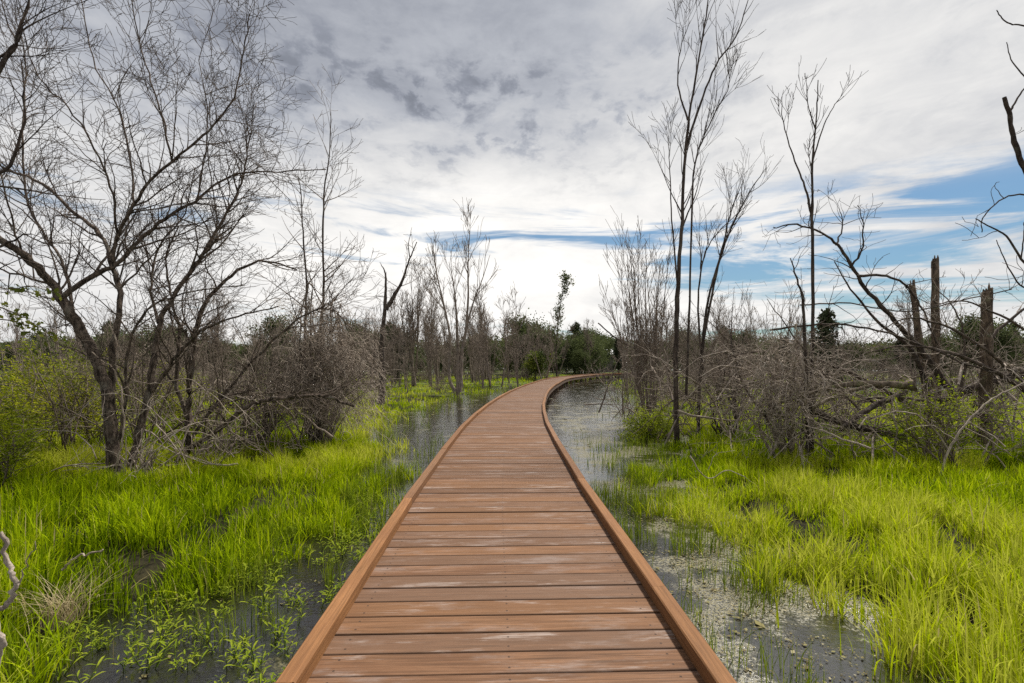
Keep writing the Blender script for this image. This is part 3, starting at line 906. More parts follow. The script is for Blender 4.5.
FS = dict(ERECT); FS['len'] = [0, 2.2, 1.1, .6]; FS['dens'] = [1.9, 2.6, 2.0]; FS['rmin'] = .011
FS['lv'] = 4
lab_f = 'thin bare sapling in the scrub far off, before the dark tree line'
protos = []
for i, (px, y, H, st, spd) in enumerate([(519, 45, 8.0, 2, .10), (588, 88, 11.5, 4, .14), (490, 44, 7.5, 4, .12), (544, 50, 7.0, 3, .22)]):
    protos.append(make_sapling('far_sapling', lab_f, (px - 512) / FOC * y, y, H, st, spd, FS, M['twig'], M['twig'], 'far saplings before the tree line', .08))
for i in range(190):
    y = rng.uniform(32, 80)
    px = rng.uniform(-60, 1090) if i < 100 else rng.uniform(330, 660)
    x = (px - 512) / FOC * y
    if abs(x - path_x(y)) < 3.5 or (560 < px < 625) or (430 < px < 480 and y < 40) or (370 < px < 395 and y < 30): continue
    copy_tree(protos[i % 4], gpt(x, y), rng.uniform(0, 6.28), rng.uniform(.4, 1.15) * (1 if y > 42 else .7))

# bare brush in the middle distance
BR_ = dict(DEAD); BR_['lv'] = 3; BR_['len'] = [0, 1.0, .6]; BR_['dens'] = [3.0, 3.6]; BR_['rmin'] = .006; BR_['up'] = [.3, .3, .1]
lab_b = 'low grey brown leafless brush standing in the marsh beyond the grass'
bp = []
for i in range(4):
    y = 24 + 2 * i
    x = -9 - i * 3.1
    T, C = Strands(), Strands(); base = gpt(x, y)
    for k in range(22):
        d = unit(np.array([rng.normal(0, .55), rng.normal(0, .55), 1])); h = rng.uniform(1.0, 2.5)
        b = base + np.array([rng.normal(0, .35), rng.normal(0, .35), 0])
        D = d + np.cumsum(rng.normal(0, .10, (7, 3)), 0); D /= np.linalg.norm(D, axis=1, keepdims=True)
        pts = np.vstack([b, b + np.cumsum(D * h / 7, 0)]); rad = np.linspace(.02, .007, 8)
        T.add(pts, rad, 4); sprout(C, pts, rad, h, 1, BR_, None, .1)
    bp.append(tree('marsh_brush', lab_b, base, T, C, M['twig'], M['twig'], 'brush', 'bare brush in the marsh'))
nb = 0
while nb < 60:
    y = 12 + 60 * rng.random() ** 1.3
    px = rng.uniform(-90, 1110)
    x = (px - 512) / FOC * y
    s_ = x - path_x(y)
    if bank(np.array([x]), np.array([y]))[0] < .4 or abs(s_) < 3 or (y < 17 and s_ < 0 and px > 130) or (y < 22 and s_ > 0): continue
    if 330 < px < 520 and y < 30 or 550 < px < 632: continue
    copy_tree(bp[nb % 4], gpt(x, y), rng.uniform(0, 6.28), rng.uniform(.55, 1.15)); nb += 1
for i in range(34):
    y = rng.uniform(52, 82); x = (rng.uniform(150, 900) - 512) / FOC * y
    if abs(x - path_x(y)) > 5 and not 545 < 512 + x / y * FOC < 632: copy_tree(bp[i % 4], gpt(x, y), rng.uniform(0, 6.28), rng.uniform(.7, 1.6))

# ------------------------------------------------------------------ right-hand side
TE = dict(ERECT); TE['len'] = [0, 1.7, .85, .42]; TE['dens'] = [2.2, 2.6, 2.6]; TE['rmin'] = .0042; TE['ang'] = [0, 26, 30, 34]
upright('bare_tree', 'tallest bare tree with upswept limbs right of the boardwalk, its top out of frame', [(677, 0), (676, 400), (676, 344), (678, 286), (681, 232), (684, 166), (689, 116), (699, 54), (707, 8), (712, -25)], 12, .072, TE, M['dark'], M['dark'], .9, t0=.42,
        extra=[([(686, 150), (700, 105), (716, 66), (736, 37), (748, 0), (752, -20)], .032, .006, 1.5), ([(688, 120), (678, 85), (680, 50), (690, 20)], .025, .006, 1.2),
               ([(686, 395), (690, 300), (693, 195), (697, 157), (712, 120), (728, 91), (730, 70)], .032, .006, 1.2),
               ([(678, 290), (672, 220), (670, 170), (668, 140)], .025, .006, 1.0)])
upright('bare_tree', 'bare tree leaning right with several parallel stems beside the tallest tree', [(698, 0), (700, 380), (705, 330), (716, 275), (728, 235), (749, 192), (766, 168)], 13.5, .052, TE, M['dark'], M['dark'], .8, t0=.35,
        extra=[([(702, 350), (708, 300), (722, 250), (732, 210), (744, 180)], .04, .007, 1.0), ([(703, 370), (698, 310), (702, 265), (716, 235), (752, 200)], .035, .007, 1.0)])
upright('bare_tree', 'tall thin pole tree with a brushy top in the bright grass right of the boardwalk', [(811, 0), (811, 430), (811, 385), (813, 303), (812, 220), (813, 166), (816, 120), (819, 82)], 9.8, .055, dict(TE, len=[0, .75, .45, .28], dens=[3.2, 3.4, 3.0]), M['dark'], M['dark'], .55, t0=.55,
        extra=[([(812, 215), (806, 190), (799, 170), (790, 145), (783, 118), (782, 96)], .024, .005, 1.2), ([(813, 160), (822, 130), (833, 108), (843, 96)], .016, .005, 1.6), ([(815, 128), (808, 105), (807, 88)], .013, .005, 1.4)])
FN = dict(ERECT); FN['len'] = [0, 1.5, .8, .45]; FN['dens'] = [2.4, 2.2, 1.6]; FN['rmin'] = .0055; FN['ang'] = [0, 24, 26, 30]
make_sapling('bare_sapling', 'fan shaped bare sapling of many fine stems left of the tallest tree', (650 - 512) / FOC * 16, 16, 6.9, 12, .13, FN, M['twig'], M['twig'], None, .035)
FN2 = dict(FN); FN2['dens'] = [2.0, 2.0, 1.2]
make_sapling('bare_sapling', 'bare many stemmed sapling between the leaning tree and the pole tree', (775 - 512) / FOC * 17, 17, 4.6, 6, .2, FN2, M['twig'], M['twig'], None, .03)
make_sapling('bare_sapling', 'thin bare sapling with short top between two brush heaps', (738 - 512) / FOC * 15, 15, 4.6, 3, .16, FN2, M['dark'], M['twig'], None, .04)

DE = dict(DEAD); DE['dens'] = [2.6, 3.4]; DE['len'] = [0, .95, .5]; DE['up'] = [.1, .25, .1]
limbs_tree('fallen_tree', 'fallen dead tree with long dark limbs arching up to the left across the sky', gpt((925 - 512) / FOC * 10.2, 10.2), 10.2, [
    ([(955, 398), (927, 357), (906, 332), (886, 311), (861, 282), (844, 253), (828, 237), (799, 224), (774, 228)], .068, .010, 1.0, {}, .3),
    ([(930, 395, .3), (911, 348, .3), (882, 324, .3), (857, 295, .3), (836, 261, .3)], .052, .010, .8),
    ([(850, 268), (862, 250, -.2), (864, 225, -.3), (858, 205, -.4)], .024, .006, 2.6),
    ([(836, 245), (842, 225, .2), (838, 210, .3)], .02, .006, 2.2),
    ([(857, 276, -.3), (886, 276, -.4), (906, 286, -.4), (922, 312, -.4), (935, 345, -.4)], .03, .012, .9),
    ([(770, 330, -.3), (820, 325, -.4), (868, 328, -.5), (920, 345, -.5), (975, 368, -.5), (1024, 378, -.5)], .022, .016, .9),
    ([(800, 305, .5), (850, 303, .5), (905, 312, .5), (960, 300, .4), (1010, 290, .4)], .016, .012, 1.4),
], DE, M['dark'], M['dark'], cat='fallen tree')

limbs_tree('fallen_tree', 'grey fallen tree whose many limbs lie low from the right edge toward the pole tree', gpt((1010 - 512) / FOC * 9.7, 9.7), 9.7, [
    ([(1045, 405), (1000, 374), (950, 352), (900, 345), (858, 354)], .055, .010, 1.2),
    ([(1036, 392), (985, 350), (945, 326), (905, 318), (876, 331)], .040, .008, 1.2),
    ([(990, 422, .2), (940, 406, .2), (900, 398, .2), (850, 402, .1), (798, 420, 0)], .045, .010, 1.2),
    ([(905, 402, .4), (850, 372, .5), (800, 354, .6), (750, 351, .7), (706, 364, .8)], .045, .008, 1.3),
    ([(885, 407, .3), (830, 386, .3), (780, 378, .4), (735, 391, .4), (696, 414, .5)], .040, .008, 1.3),
    ([(960, 398, .1), (966, 350, .2), (955, 310, .3), (934, 288, .4)], .030, .007, 1.2),
    ([(1040, 338), (990, 311), (960, 300), (926, 306)], .028, .007, 1.3),
    ([(860, 410), (822, 372, .2), (790, 330, .3), (768, 300, .4)], .028, .006, 1.2),
    ([(770, 425), (745, 385, .3), (728, 340, .5), (700, 312, .6)], .026, .006, 1.2),
], DE, M['limb'], M['grey'], cat='fallen tree')

upright('dead_tree', 'broken dark stem leaning left beside the pole tree', [(808, 0), (808, 420), (805, 344), (803, 300), (797, 275), (791, 257)], 9.3, .05, DE, M['dark'], M['dark'], .7, t0=.3)


def snag(label, px0, py0, px1, y, r, mm, lean=0, twigs=.5):
    base = gpt((px1 - 512) / FOC * y, y)
    T, C = Strands(), Strands()
    top = at(px0, py0, y)
    pts = np.linspace(base, top, 14)
    pts[1:-1] += rng.normal(0, .005, (12, 3))
    rad = np.linspace(r * 1.12, r * .86, 14)
    T.add(pts, rad, 12)
    # jagged splinters at the break
    a0 = rng.uniform(0, 6.28)
    for k in range(11):
        a = a0 + k * .571 + rng.normal(0, .1); o = np.array([math.cos(a), math.sin(a), 0]) * r * .66
        hh = max(.02, rng.uniform(.02, .12) + .11 * math.cos(a - a0) * rng.uniform(.3, 1.2))
        p = np.array([top + o - UP * .14, top + o + UP * hh * .6, top + o * rng.uniform(.95, 1.15) + UP * hh])
        T.add(p, np.array([r * .24, r * .2, r * rng.uniform(.03, .12)]), 5)
    sprout(C, pts, rad, np.linalg.norm(top - base), 1, dict(DE, dens=[twigs, 2.0]), None, .35)
    return tree('snag', label, base, T, C, mm, M['dark'], 'dead tree')


snag('upright broken grey brown trunk, tallest of three snags above the brush on the right', 935, 262, 936, 11.5, .085, M['snag'])
snag('thin splintered trunk leaning left against the tallest snag', 912, 286, 933, 11.2, .07, M['snag'])
snag('thick short snag with a splintered top at the right beside the green shrub', 987, 294, 985, 10.0, .105, M['snag'], twigs=1.0)

# fallen logs
limbs_tree('log', 'mossy fallen log lying across the brush behind the pole tree', gpt((870 - 512) / FOC * 9.2, 9.2), 9.2, [
    ([(915, 386), (906, 384), (875, 383), (848, 384), (815, 391), (780, 402, -.2)], .085, .03, .8),
    ([(868, 386), (840, 395, -.3), (812, 410, -.4)], .04, .015, 1.0),
], DE, M['moss'], M['grey'], cat='log')
limbs_tree('log', 'dark fallen log half sunk in the grass below the mossy log', gpt((850 - 512) / FOC * 9.4, 9.4), 9.4, [
    ([(800, 400), (824, 416), (850, 425), (880, 432), (905, 438)], .075, .06, .6),
    ([(905, 392, .4), (880, 402, .2), (860, 416, 0), (840, 430, -.2)], .06, .045, .5),
], DE, M['dark'], M['grey'], cat='log')
limbs_tree('log', 'thick dark log reaching in from the right behind the short snag', gpt((1010 - 512) / FOC * 10.6, 10.6), 10.6, [
    ([(1085, 362), (1040, 368), (1000, 378), (965, 390), (940, 402)], .14, .08, .8),
    ([(1000, 376), (985, 350), (1010, 320), (1040, 300)], .05, .02, 1.0),
], DE, M['dark'], M['grey'], cat='log')

# brush heaps
HP = dict(DEAD); HP['lv'] = 4; HP['n'] = [8, 8, 7, 5]; HP['w'] = [.12, .20, .26, .3]; HP['up'] = [0, -.25, -.45, -.3]; HP['len'] = [0, 1.1, .7, .4]; HP['ang'] = [0, 55, 55, 55]; HP['dens'] = [3.4, 3.2, 2.2]; HP['rmin'] = .0036
WF = dict(DEAD); WF['lv'] = 4; WF['n'] = [8, 7, 6, 5]; WF['w'] = [.12, .18, .24, .28]; WF['up'] = [0, .15, 0, -.1]; WF['len'] = [0, .95, .55, .32]; WF['ang'] = [0, 48, 52, 55]; WF['dens'] = [2.0, 2.2, 1.6]; WF['rmin'] = .0038
tangle('brush_heap', 'pale tangled brush heap drooping around the foot of the pole tree', 788, 9.6, 118, 316, 445, 30, HP, M['grey'], M['grey'], 'brush')
windfall('brush_heap', 'open heap of fallen criss crossing limbs behind the pale brush heap', 775, 11.2, 160, 290, 440, 36, WF, M['grey'], M['twig'])
windfall('brush_heap', 'heap of fallen brown limbs behind the tallest bare tree', 712, 13.4, 140, 292, 425, 44, WF, M['twig'], M['grey'])
tangle('brush_heap', 'low drooping brush heap beside the tallest tree and its leaning neighbour', 728, 12.2, 80, 335, 430, 12, HP, M['dark'], M['twig'], 'brush')
windfall('brush_heap', 'grey heap of fallen twigs left of the tallest tree by the water', 640, 16.5, 80, 325, 412, 18, WF, M['twig'], M['twig'])
windfall('brush_heap', 'wide open heap of fallen limbs behind the snags on the right', 905, 12.0, 230, 306, 440, 46, WF, M['twig'], M['grey'], 1.5)
windfall('brush_heap', 'grey fallen limbs sprawling past the short snag to the right edge', 1000, 10.2, 120, 296, 440, 34, WF, M['grey'], M['grey'])
windfall('brush_heap', 'pale fallen limbs lying low between the mossy log and the grass', 868, 9.3, 190, 374, 450, 34, WF, M['grey'], M['tan'], .8, (.010, .028))
bush('bare_shrub', 'upright bare brush of fine dark stems rising from the heap behind the tallest tree', 735, 14.4, 4.3, 2.0, 9, WISP, M['dark'], M['twig'])
bush('bare_shrub', 'bare bushy stems between the pole tree and the arching dead limbs', 842, 12.4, 3.6, 1.7, 9, WISP, M['dark'], M['twig'])
bush('bare_shrub', 'wiry bare shrub among the three snags on the right', 955, 11.6, 3.2, 1.8, 10, WISP, M['dark'], M['twig'])
bush('bare_shrub', 'fine bare shrub left of the tallest tree beside the water', 628, 18.5, 3.0, 1.6, 10, dict(WISP, rmin=.005), M['twig'], M['twig'])
bush('bare_shrub', 'dense fine stemmed bare shrub between the fan shaped sapling and the tallest tree', 664, 15.2, 2.6, 1.5, 9, WISP, M['twig'], M['twig'])

# tree just outside the right edge whose branches hang into view
limbs_tree('bare_tree', 'bare tree at the right edge reaching in with a broken branch and curling twigs', gpt(7.9, 7.0), 7.0, [
    ([(1076, 510), (1074, 430), (1070, 340), (1062, 260), (1055, 225), (1050, 200)], .12, .06, .0),
    ([(1052, 220), (1038, 192), (1024, 168), (1014, 141), (1009, 114), (1004, 97)], .042, .024, .0),
    ([(1050, 216), (1075, 120), (1072, 40), (1080, -30)], .06, .02, .6),
    ([(1009, 114), (1014, 104), (1024, 88), (1040, 70)], .016, .008, .0),
    ([(1060, 34), (1040, 28), (1024, 25), (1010, 23), (1000, 16), (997, 9)], .014, .006, .0),
    ([(1040, 100), (1024, 76), (1011, 59), (1007, 42)], .012, .005, .0),
    ([(1066, 300), (1045, 285), (1021, 259), (1006, 236), (990, 227), (975, 219)], .022, .007, .25),
    ([(1060, 205), (1024, 195), (1005, 198), (990, 209), (981, 221), (982, 233)], .014, .006, .2),
    ([(1021, 259), (1024, 235), (1024, 222)], .01, .005, .0),
    ([(1040, 290), (1020, 285), (1005, 262), (996, 240)], .014, .005, .5),
], DE, M['dark'], M['dark'], jit=.006)

# tree just outside the left edge
limbs_tree('bare_tree', 'bare tree at the left edge with branches entering above the green shrubs', gpt(-8.1, 6.6), 6.6, [
    ([(-105, 520), (-100, 400), (-85, 300), (-60, 200), (-30, 120), (0, 62), (14, 35), (26, -5)], .085, .010, .9, {}, .3),
    ([(-40, 145), (-5, 66), (20, 40), (27, 10)], .022, .007, 1.2),
    ([(-70, 240), (-30, 190), (10, 165), (25, 110), (22, 60)], .035, .007, 1.0),
    ([(-90, 340), (-40, 270), (0, 245), (30, 232)], .035, .007, 1.0),
], dict(BUSHY, dens=[2.4, 3.0, 3.4]), M['dark'], M['dark'])


# ------------------------------------------------------------------ leafy shrubs and small foreground pieces
def leafy(name, label, x, y, H, W, nst, P, mm, leafn, size, cat='shrub', group=None, mtw=None, asp=.5, base_frac=.12):
    base = gpt(x, y)
    T, C = Strands(), Strands(); tips = []
    for k in range(nst):
        d = unit(np.array([rng.normal(0, W / H * .55), rng.normal(0, W / H * .55), 1])); h = H * rng.uniform(.55, 1.0)
        D = d + np.cumsum(rng.normal(0, .10, (8, 3)), 0); D /= np.linalg.norm(D, axis=1, keepdims=True)
        b = base + np.array([rng.normal(0, W * .15), rng.normal(0, W * .15), 0])
        pts = np.vstack([b, b + np.cumsum(D * h / 8, 0)]); rad = np.linspace(.022, .006, 9)
        T.add(pts, rad, 5); sprout(T, pts, rad, h, 1, P, tips, base_frac)
    r = empty(name, base, label, cat, group)
    T.build('stem', mtw or M['twig'], r, base)
    A = np.vstack(tips); nl = min(leafn, len(A) * 6)
    i = rng.integers(0, len(A), nl)
    p = A[i] + rng.normal(0, .05, (nl, 3)) - base
    D = rng.normal(0, 1, (nl, 3)); D[:, 2] = D[:, 2] * .4 + .15
    cl = fbm(p[:, 0] * 3 + 7, p[:, 2] * 3 + p[:, 1] * 2, 71, 2)
    V, Fq, tt = leaves(p, D, size * rng.uniform(.6, 1.35, nl), np.clip(cl * 1.2 - .12 + rng.normal(0, .14, nl), 0, 1), asp, .15)
    mesh_obj('foliage', V, [Fq], mm, r, {'tint': tt}, smooth=False)
    return r


LS = dict(lv=3, n=[7, 6, 5], w=[.1, .16, .2], up=[.2, .2, .1], len=[0, .75, .38], ang=[0, 45, 48], dens=[5, 6], rmin=.004)
leafy('leafy_shrub', 'yellow green leafy shrub at the left edge, brightest of the shrubs behind the spreading tree', -9.0, 8.8, 2.2, 1.7, 16, LS, M['shrub'], 8000, .055)
leafy('leafy_shrub', 'tall loose green shrub just left of the spreading tree trunk', -9.1, 10.6, 2.3, 1.6, 15, LS, M['shrub'], 6500, .06)
leafy('leafy_shrub', 'dark green shrub low in the grass at the left edge', -7.7, 7.5, 1.0, 1.2, 12, LS, M['fern'], 4500, .05)
leafy('leafy_shrub', 'dull green shrub furthest back behind the spreading tree', -11.6, 12.5, 2.7, 2.4, 14, LS, M['shrub'], 7000, .07)
leafy('leafy_shrub', 'olive shrub seen between the trunks of the spreading tree and its neighbour', -8.4, 12.8, 1.7, 1.8, 14, LS, M['shrub'], 5000, .06)
leafy('leafy_shrub', 'fresh green feathery shrub in front of the fallen logs at the right', (945 - 512) / FOC * 8.8, 8.8, 1.55, 1.2, 12, LS, M['fern'], 2600, .05)
leafy('leafy_shrub', 'small bright green bush by the water at the foot of the tallest tree', (648 - 512) / FOC * 13.5, 13.2, .95, 1.3, 18, LS, M['fern'], 7000, .055)

# twig with young leaves in front of the spreading tree
T = Strands(); base = np.array(at(5, 330, 6.9)); tipv = []
for q in ([(-30, 280), (5, 288), (30, 286), (58, 291)], [(-20, 300), (10, 310), (34, 320), (55, 335)], [(-20, 318), (15, 322), (38, 330)]):
    p, rad, L = limb(T, q, 6.9, .012, .004)
    tipv.append(p)
r = empty('vine', base, 'twining stem with pale green young leaves at the left edge', 'vine')
T.build('stem', M['twig'], r, base)
A = np.vstack(tipv); i = rng.integers(0, len(A), 140)
p = A[i] + rng.normal(0, .04, (140, 3)) - base
D = rng.normal(0, 1, (140, 3)); D[:, 2] -= .6
V, Fq, tt = leaves(p, D, rng.uniform(.05, .10, 140), rng.uniform(.4, 1, 140), .7)
mesh_obj('leaves', V, [Fq], M['spring'], r, {'tint': tt}, smooth=False)


def stick(name, label, pix, y, r0, r1, mm, cat='branch', jit=.012, extra=()):
    T = Strands()
    base = at(pix[0][0], pix[0][1], y + (pix[0][2] if len(pix[0]) > 2 else 0))
    limb(T, pix, y, r0, r1, jit, 6, 8)
    for e in extra: limb(T, e[0], y, e[1], e[2], jit, 5, 6)
    V, F = T.arrays(base)
    o = mesh_obj(name, V, F, mm)
    o.location = tuple(base)
    return tag(o, label, cat)


stick('vine', 'pale bare vine climbing the front of the spreading tree trunk', [(106, 520, 0), (112, 492, -.15), (119, 455, -.25), (124, 425, -.25), (122, 395, -.25), (115, 370, -.2), (118, 345, -.2), (108, 322, -.2)], 7.6, .014, .009, M['tan'], 'vine', .02)
stick('vine', 'thin pale vine drooping in a loop below the sprawling dark limb', [(212, 425), (216, 445), (228, 453), (240, 452), (247, 435), (246, 410)], 8.6, .010, .007, M['tan'], 'vine', .01)
stick('vine', 'forked pale vine hanging beside the trunk of the sprawling neighbour tree', [(156, 500), (160, 478), (168, 462), (190, 447), (214, 434)], 8.3, .010, .008, M['tan'], 'vine', .012)
stick('vine', 'long pale vine swinging from the left trunk across to the sprawling limb', [(92, 352), (118, 372), (150, 385), (188, 380), (215, 398), (240, 420), (262, 408)], 7.8, .009, .006, M['tan'], 'vine', .02)
stick('vine', 'pale vine hanging straight down beside the sprawling limb', [(262, 345), (255, 375), (262, 402), (256, 430), (262, 455)], 8.9, .008, .005, M['tan'], 'vine', .02)
stick('dead_branch', 'crooked grey dead branch standing at the bottom left corner', [(-4, 668, .05), (3, 640), (-6, 615), (10, 600), (16, 580), (9, 560), (4, 532)], 2.7, .017, .010, M['grey'], extra=[([(12, 592), (26, 570), (40, 545)], .005, .002)])
stick('dead_branch', 'short dry stick lying on the grass near the straw tuft', [(62, 570), (74, 560), (88, 556), (103, 553)], 4.0, .009, .006, M['tan'])
stick('dead_branch', 'bent pale branch lying over the grass right of the pole tree', [(962, 470), (940, 492), (942, 468), (955, 440), (975, 415), (1000, 395), (1030, 380)], 8.0, .02, .012, M['grey'], extra=[([(955, 440), (930, 425), (905, 430)], .01, .005), ([(965, 428), (990, 440), (1012, 455)], .01, .005)])
stick('dead_branch', 'thin dry branch lying on the grass left of the pole tree', [(690, 456), (708, 478), (730, 470), (760, 486)], 7.6, .010, .005, M['grey'], extra=[([(708, 470), (716, 455), (735, 450)], .006, .003)])
stick('dead_branch', 'dark bare branch slanting down to the boardwalk end at the far bend', [(598, 323), (612, 335), (628, 345), (645, 352)], 19, .022, .035, M['dark'])

# pale dead straw tuft
n = 150
bx, by = (62 - 512) / FOC * 3.75, 3.75
V, q, t, a = blades(rng.normal(0, .07, n), rng.normal(0, .07, n), np.zeros(n), rng.uniform(.25, .5, n), np.full(n, .005), rng.random(n), rng.uniform(.5, 1.5, n))
o = mesh_obj('straw_tuft', V, [q, t], M['straw'], None, {'tint': a}); o.location = (bx, by, .05)
tag(o, 'tuft of pale dead straw drooping in the grass at the lower left', 'grass tuft')


# broad leaved weeds standing in the dark water on the left
def make_weed(x, y):
    T = Strands(); base = np.array([x, y, -.02])
    P0, D0, S0 = [], [], []
    for k in range(rng.integers(2, 5)):
        d = unit(np.array([rng.normal(0, .45), rng.normal(0, .45), 1])); h = rng.uniform(.14, .30)
        pts = np.array([base, base + d * h * .5 + rng.normal(0, .008, 3), base + d * h]); T.add(pts, np.array([.004, .0035, .002]), 4)
        a = rng.uniform(0, 6.28)
        for j in range(6):
            t = .3 + .7 * j / 5
            a += 2.4
            P0.append(base + d * h * t); D0.append([math.cos(a), math.sin(a), .75 - .35 * (1 - t)]); S0.append(rng.uniform(.06, .12))
    r = empty('water_weed', base, 'leafy green weed standing in the dark water left of the boardwalk', 'water plant', 'leafy weeds in the left hand water')
    T.build('stem', M['weed'], r, base, attrs=None)
    P0 = np.array(P0) - base; D0 = np.array(D0)
    # lance shaped leaves bent at the middle: two quads and a tip
    D0 /= np.linalg.norm(D0, axis=1, keepdims=True)
    side = np.cross(D0, UP); side /= np.linalg.norm(side, axis=1, keepdims=True)
    V, Fq, Ft, tt = [], [], [], []
    for p, d, s_, L in zip(P0, D0, side, S0):
        b = len(V); w_ = L * .08
        m1 = p + d * L * .4; m2 = p + d * L * .72 - UP * L * .08; tp = p + d * L * .98 - UP * L * .26
        V += [p, m1 + s_ * w_, m1 - UP * w_ * .5, m1 - s_ * w_, m2 + s_ * w_ * .8, m2 - UP * w_ * .4, m2 - s_ * w_ * .8, tp]
        Ft += [(b, b + 1, b + 2), (b, b + 2, b + 3), (b + 4, b + 7, b + 5), (b + 5, b + 7, b + 6)]
        Fq += [(b + 1, b + 4, b + 5, b + 2), (b + 2, b + 5, b + 6, b + 3)]
        tt += [float(np.clip(rng.normal(.55, .2), 0, 1))] * 8
    mesh_obj('leaves', np.array(V), [np.array(Fq), np.array(Ft)], M['weed'], r, {'tint': tt}, smooth=False)
    return r


wp = []
tries = 0
while len(wp) < 230 and tries < 6000:
    tries += 1
    y = rng.uniform(2.7, 7.5); x = rng.uniform(-4.2, -1.2)
    e = float(bank(np.array([x]), np.array([y]))[0])
    if e > .4 or e < -1.9 or x > -1.12 or rng.random() < .22 * max(0, -e): continue
    if vnoise(x * 1.7, y * 1.7, 81) < .36: continue
    if len(wp) < 5: wp.append(make_weed(x, y))
    else: wp.append(copy_tree(wp[len(wp) % 5], (x, y, -.02), rng.uniform(0, 6.28), rng.uniform(.4, .95)))


# ------------------------------------------------------------------ far trees
def make_far(name, label, x, y, H, W, kind, mm, n, group, size, cat='tree'):
    base = gpt(x, y); base[2] = 0
    T = Strands()
    zz_ = np.linspace(0, H * .9, 8)
    tr = np.stack([rng.normal(0, .05, 8).cumsum(), rng.normal(0, .05, 8).cumsum(), zz_], 1) + base
    T.add(tr, np.linspace(H * .022, .03, 8), 7)
    P0 = []
    if kind == 'cone':
        for k in range(70):
            t = rng.uniform(.12, .97); a = rng.uniform(0, 6.28); L = W * .5 * (1 - t) ** .8 * rng.uniform(.6, 1.15) + .15
            p0, d, _ = along(tr, t)
            dd = np.array([math.cos(a), math.sin(a), rng.uniform(-.25, .15)])
            pts = np.array([p0, p0 + dd * L * .5, p0 + dd * L - UP * .1 * L]); T.add(pts, np.array([.03, .02, .01]), 3)
            m_ = int(n / 70)
            P0.append(p0 + dd * L * rng.uniform(.15, 1, (m_, 1)) + rng.normal(0, .14 + .05 * L, (m_, 3)))
    else:
        for k in range(34):
            t = rng.uniform(.22, .98); a = rng.uniform(0, 6.28)
            prof_ = rng.uniform(.5, 1.15) * math.sin(math.pi * min(max((t - .1) / .95, 0), 1)) ** .6
            L = W * .5 * prof_ * rng.uniform(.55, 1.1)
            p0, d, _ = along(tr, t * .9)
            dd = unit(np.array([math.cos(a), math.sin(a), rng.uniform(.1, .9)]))
            pts = np.array([p0, p0 + dd * L * .5, p0 + dd * L]); T.add(pts, np.array([.05, .03, .015]), 4)
            m_ = int(n / 34)
            P0.append(p0 + dd * L * rng.uniform(.45, 1.1, (m_, 1)) + rng.normal(0, .10 * W * rng.uniform(.6, 1.2), (m_, 3)))
    r = empty(name, base, label, cat, group)
    T.build('trunk', M['dark'], r, base)
    p = np.vstack(P0) - base
    p[:, 2] = np.maximum(p[:, 2], .2)
    n_ = len(p)
    V, Fq, tt = leaves(p, rng.normal(0, 1, (n_, 3)), size * rng.uniform(.6, 1.4, n_), np.clip(fbm(p[:, 0] * .9 + 3, p[:, 2] * .9, 91, 2) * 1.3 - .2 + rng.normal(0, .15, n_), 0, 1), .7)
    mesh_obj('crown', V, [Fq], mm, r, {'tint': tt}, smooth=False)
    return r


gl = 'dark trees of the far tree line'
lb = ['rounded dull green tree in the far tree line', 'dark conifer in the far tree line', 'broad bushy tree in the far tree line', 'fresh yellow green tree in the far tree line']
far = [make_far('far_tree', lb[0], -22, 92, 8, 6.5, 'round', M['far'], 8000, gl, .24), make_far('far_conifer', lb[1], -60, 98, 9.5, 5.5, 'cone', M['conifer'], 8000, gl + ', conifers', .22),
       make_far('far_tree', lb[2], 14, 96, 6.5, 8, 'round', M['far'], 8000, gl, .25), make_far('far_tree', lb[3], 5, 88, 5, 4.5, 'round', M['spring'], 5000, gl, .2)]
for i in range(150):
    y = rng.uniform(82, 135); x = rng.uniform(-1.12, 1.12) * y
    if abs(x - path_x(y)) < 4: continue
    k = rng.choice([0, 0, 1, 2, 2, 3], p=[.2, .2, .15, .2, .2, .05])
    c = copy_tree(far[k], (x, y, 0), rng.uniform(0, 6.28), rng.uniform(.42, 1.4))
# nearer dark trees that stand out
make_far('dark_tree', 'dark rounded tree rising above the tree line beside the dead forked trunk', (398 - 512) / FOC * 55, 55, 6.8, 4.6, 'round', M['conifer'], 3600, None, .28)
make_far('dark_tree', 'dark conifer just right of the pole tree beyond the pale brush heap', (824 - 512) / FOC * 40, 40, 7.0, 3.8, 'cone', M['conifer'], 3600, None, .24)
make_far('bright_bush', 'yellow green bush near the boardwalk bend before the tree line', (535 - 512) / FOC * 62, 62, 3.6, 3.4, 'round', M['spring'], 2000, None, .26, 'bush')
# thin leafy tree by the bend
yb = 64
xb = (557 - 512) / FOC * yb
LB = dict(lv=3, n=[8, 6, 5], w=[.06, .12, .2], up=[.3, .4, .2], len=[0, 1.7, .8], ang=[0, 30, 40], dens=[2.4, 3.0], rmin=.012)
base = gpt(xb, yb)
T = Strands(); tips = []
pts, rad, L = limb(T, [(557, 384), (556, 350), (558, 325), (561, 300), (566, 276)], yb, .12, .025, .04)
sprout(T, pts, rad, L, 1, LB, tips, .1)
r = empty('leafy_sapling', base, 'slender sapling with sparse dark leaves above the boardwalk bend', 'tree')
T.build('trunk', M['dark'], r, base)
A = np.vstack(tips); i = rng.integers(0, len(A), 1200)
p = A[i] + rng.normal(0, .15, (1200, 3)) - base
V, Fq, tt = leaves(p, rng.normal(0, 1, (1200, 3)), rng.uniform(.14, .30, 1200), .25 + .7 * rng.random(1200), .7)
mesh_obj('crown', V, [Fq], M['far'], r, {'tint': tt}, smooth=False)

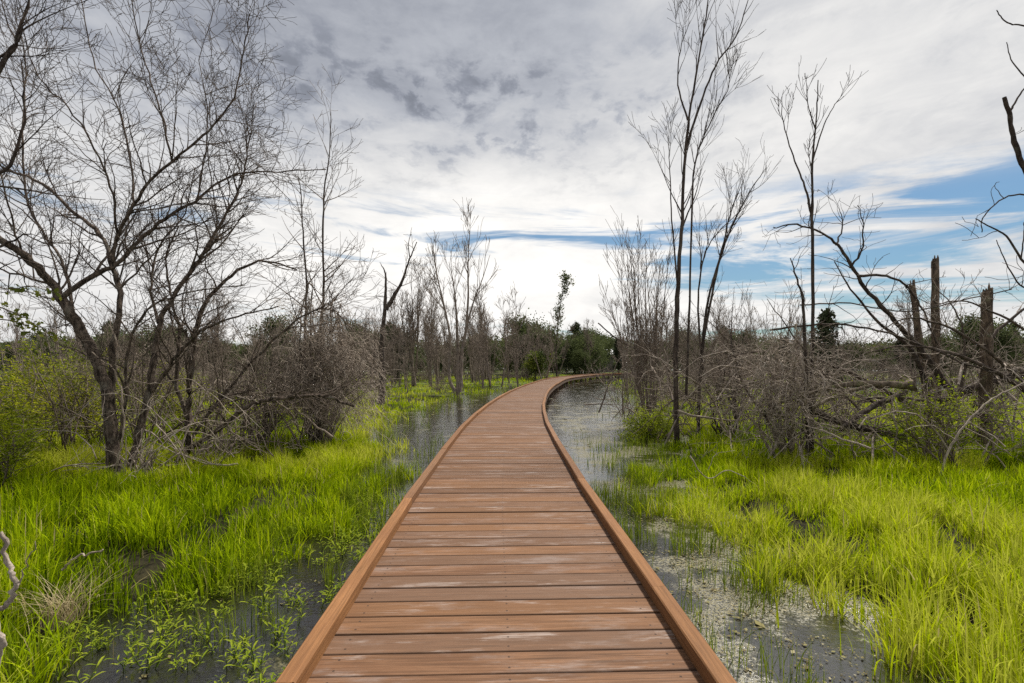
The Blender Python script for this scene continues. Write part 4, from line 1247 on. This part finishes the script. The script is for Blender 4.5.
# far wood behind the single trees reads as one mass
n = 110000
y = rng.uniform(140, 190, n); x = rng.uniform(-1.15, 1.15, n) * y
hh = 3 + 7 * fbm(x * .05, y * .02, 101, 3) + 3 * vnoise(x * .25, y * .1, 102)
p = np.stack([x, y, rng.random(n) ** .8 * hh], 1)
V, Fq, tt = leaves(p, rng.normal(0, 1, (n, 3)), rng.uniform(.5, 1.1, n), np.clip(rng.normal(.5, .25, n), 0, 1), .75)
tag(mesh_obj('woods', V, [Fq], M['far'], None, {'tint': tt}, smooth=False), kind='stuff')

# small pale house far off, just above the boardwalk bend
yh = 130
xh, zh = (600 - 512) / FOC * yh, 0
m_w, _, b1 = mat('pale_house_wall', .8); b1.inputs['Base Color'].default_value = (.16, .14, .12, 1)
m_r, _, b2 = mat('pale_metal_roof', .5); b2.inputs['Base Color'].default_value = (.66, .67, .68, 1)
r = empty('house', (xh, yh, 0), 'small pale house roof glimpsed in the tree line above the boardwalk end', 'house')


def box(x0, x1, y0, y1, z0, z1):
    V = np.array([(x, y, z) for z in (z0, z1) for x, y in ((x0, y0), (x1, y0), (x1, y1), (x0, y1))])
    return V, np.array([(0, 1, 5, 4), (1, 2, 6, 5), (2, 3, 7, 6), (3, 0, 4, 7), (4, 5, 6, 7), (3, 2, 1, 0)])


V, Fq = box(-3, 3, -2, 2, 0, 4.6); mesh_obj('wall', V, [Fq], m_w, r, smooth=False)
V = np.array([(-3.3, -2.4, 4.5), (3.3, -2.4, 4.5), (3.3, 2.4, 4.5), (-3.3, 2.4, 4.5), (-3.3, 0, 6.0), (3.3, 0, 6.0)])
mesh_obj('roof', V, [np.array([(0, 1, 5, 4), (2, 3, 4, 5), (0, 3, 2, 1)]), np.array([(0, 4, 3), (1, 2, 5)])], m_r, r, smooth=False)

sc.render.engine = 'CYCLES'
sc.cycles.use_denoising = False
sc.cycles.sample_clamp_indirect = 2.5
sc.cycles.sample_clamp_direct = 12
sc.cycles.max_bounces = 6
sc.cycles.diffuse_bounces = 3
sc.cycles.transmission_bounces = 3
sc.cycles.glossy_bounces = 2
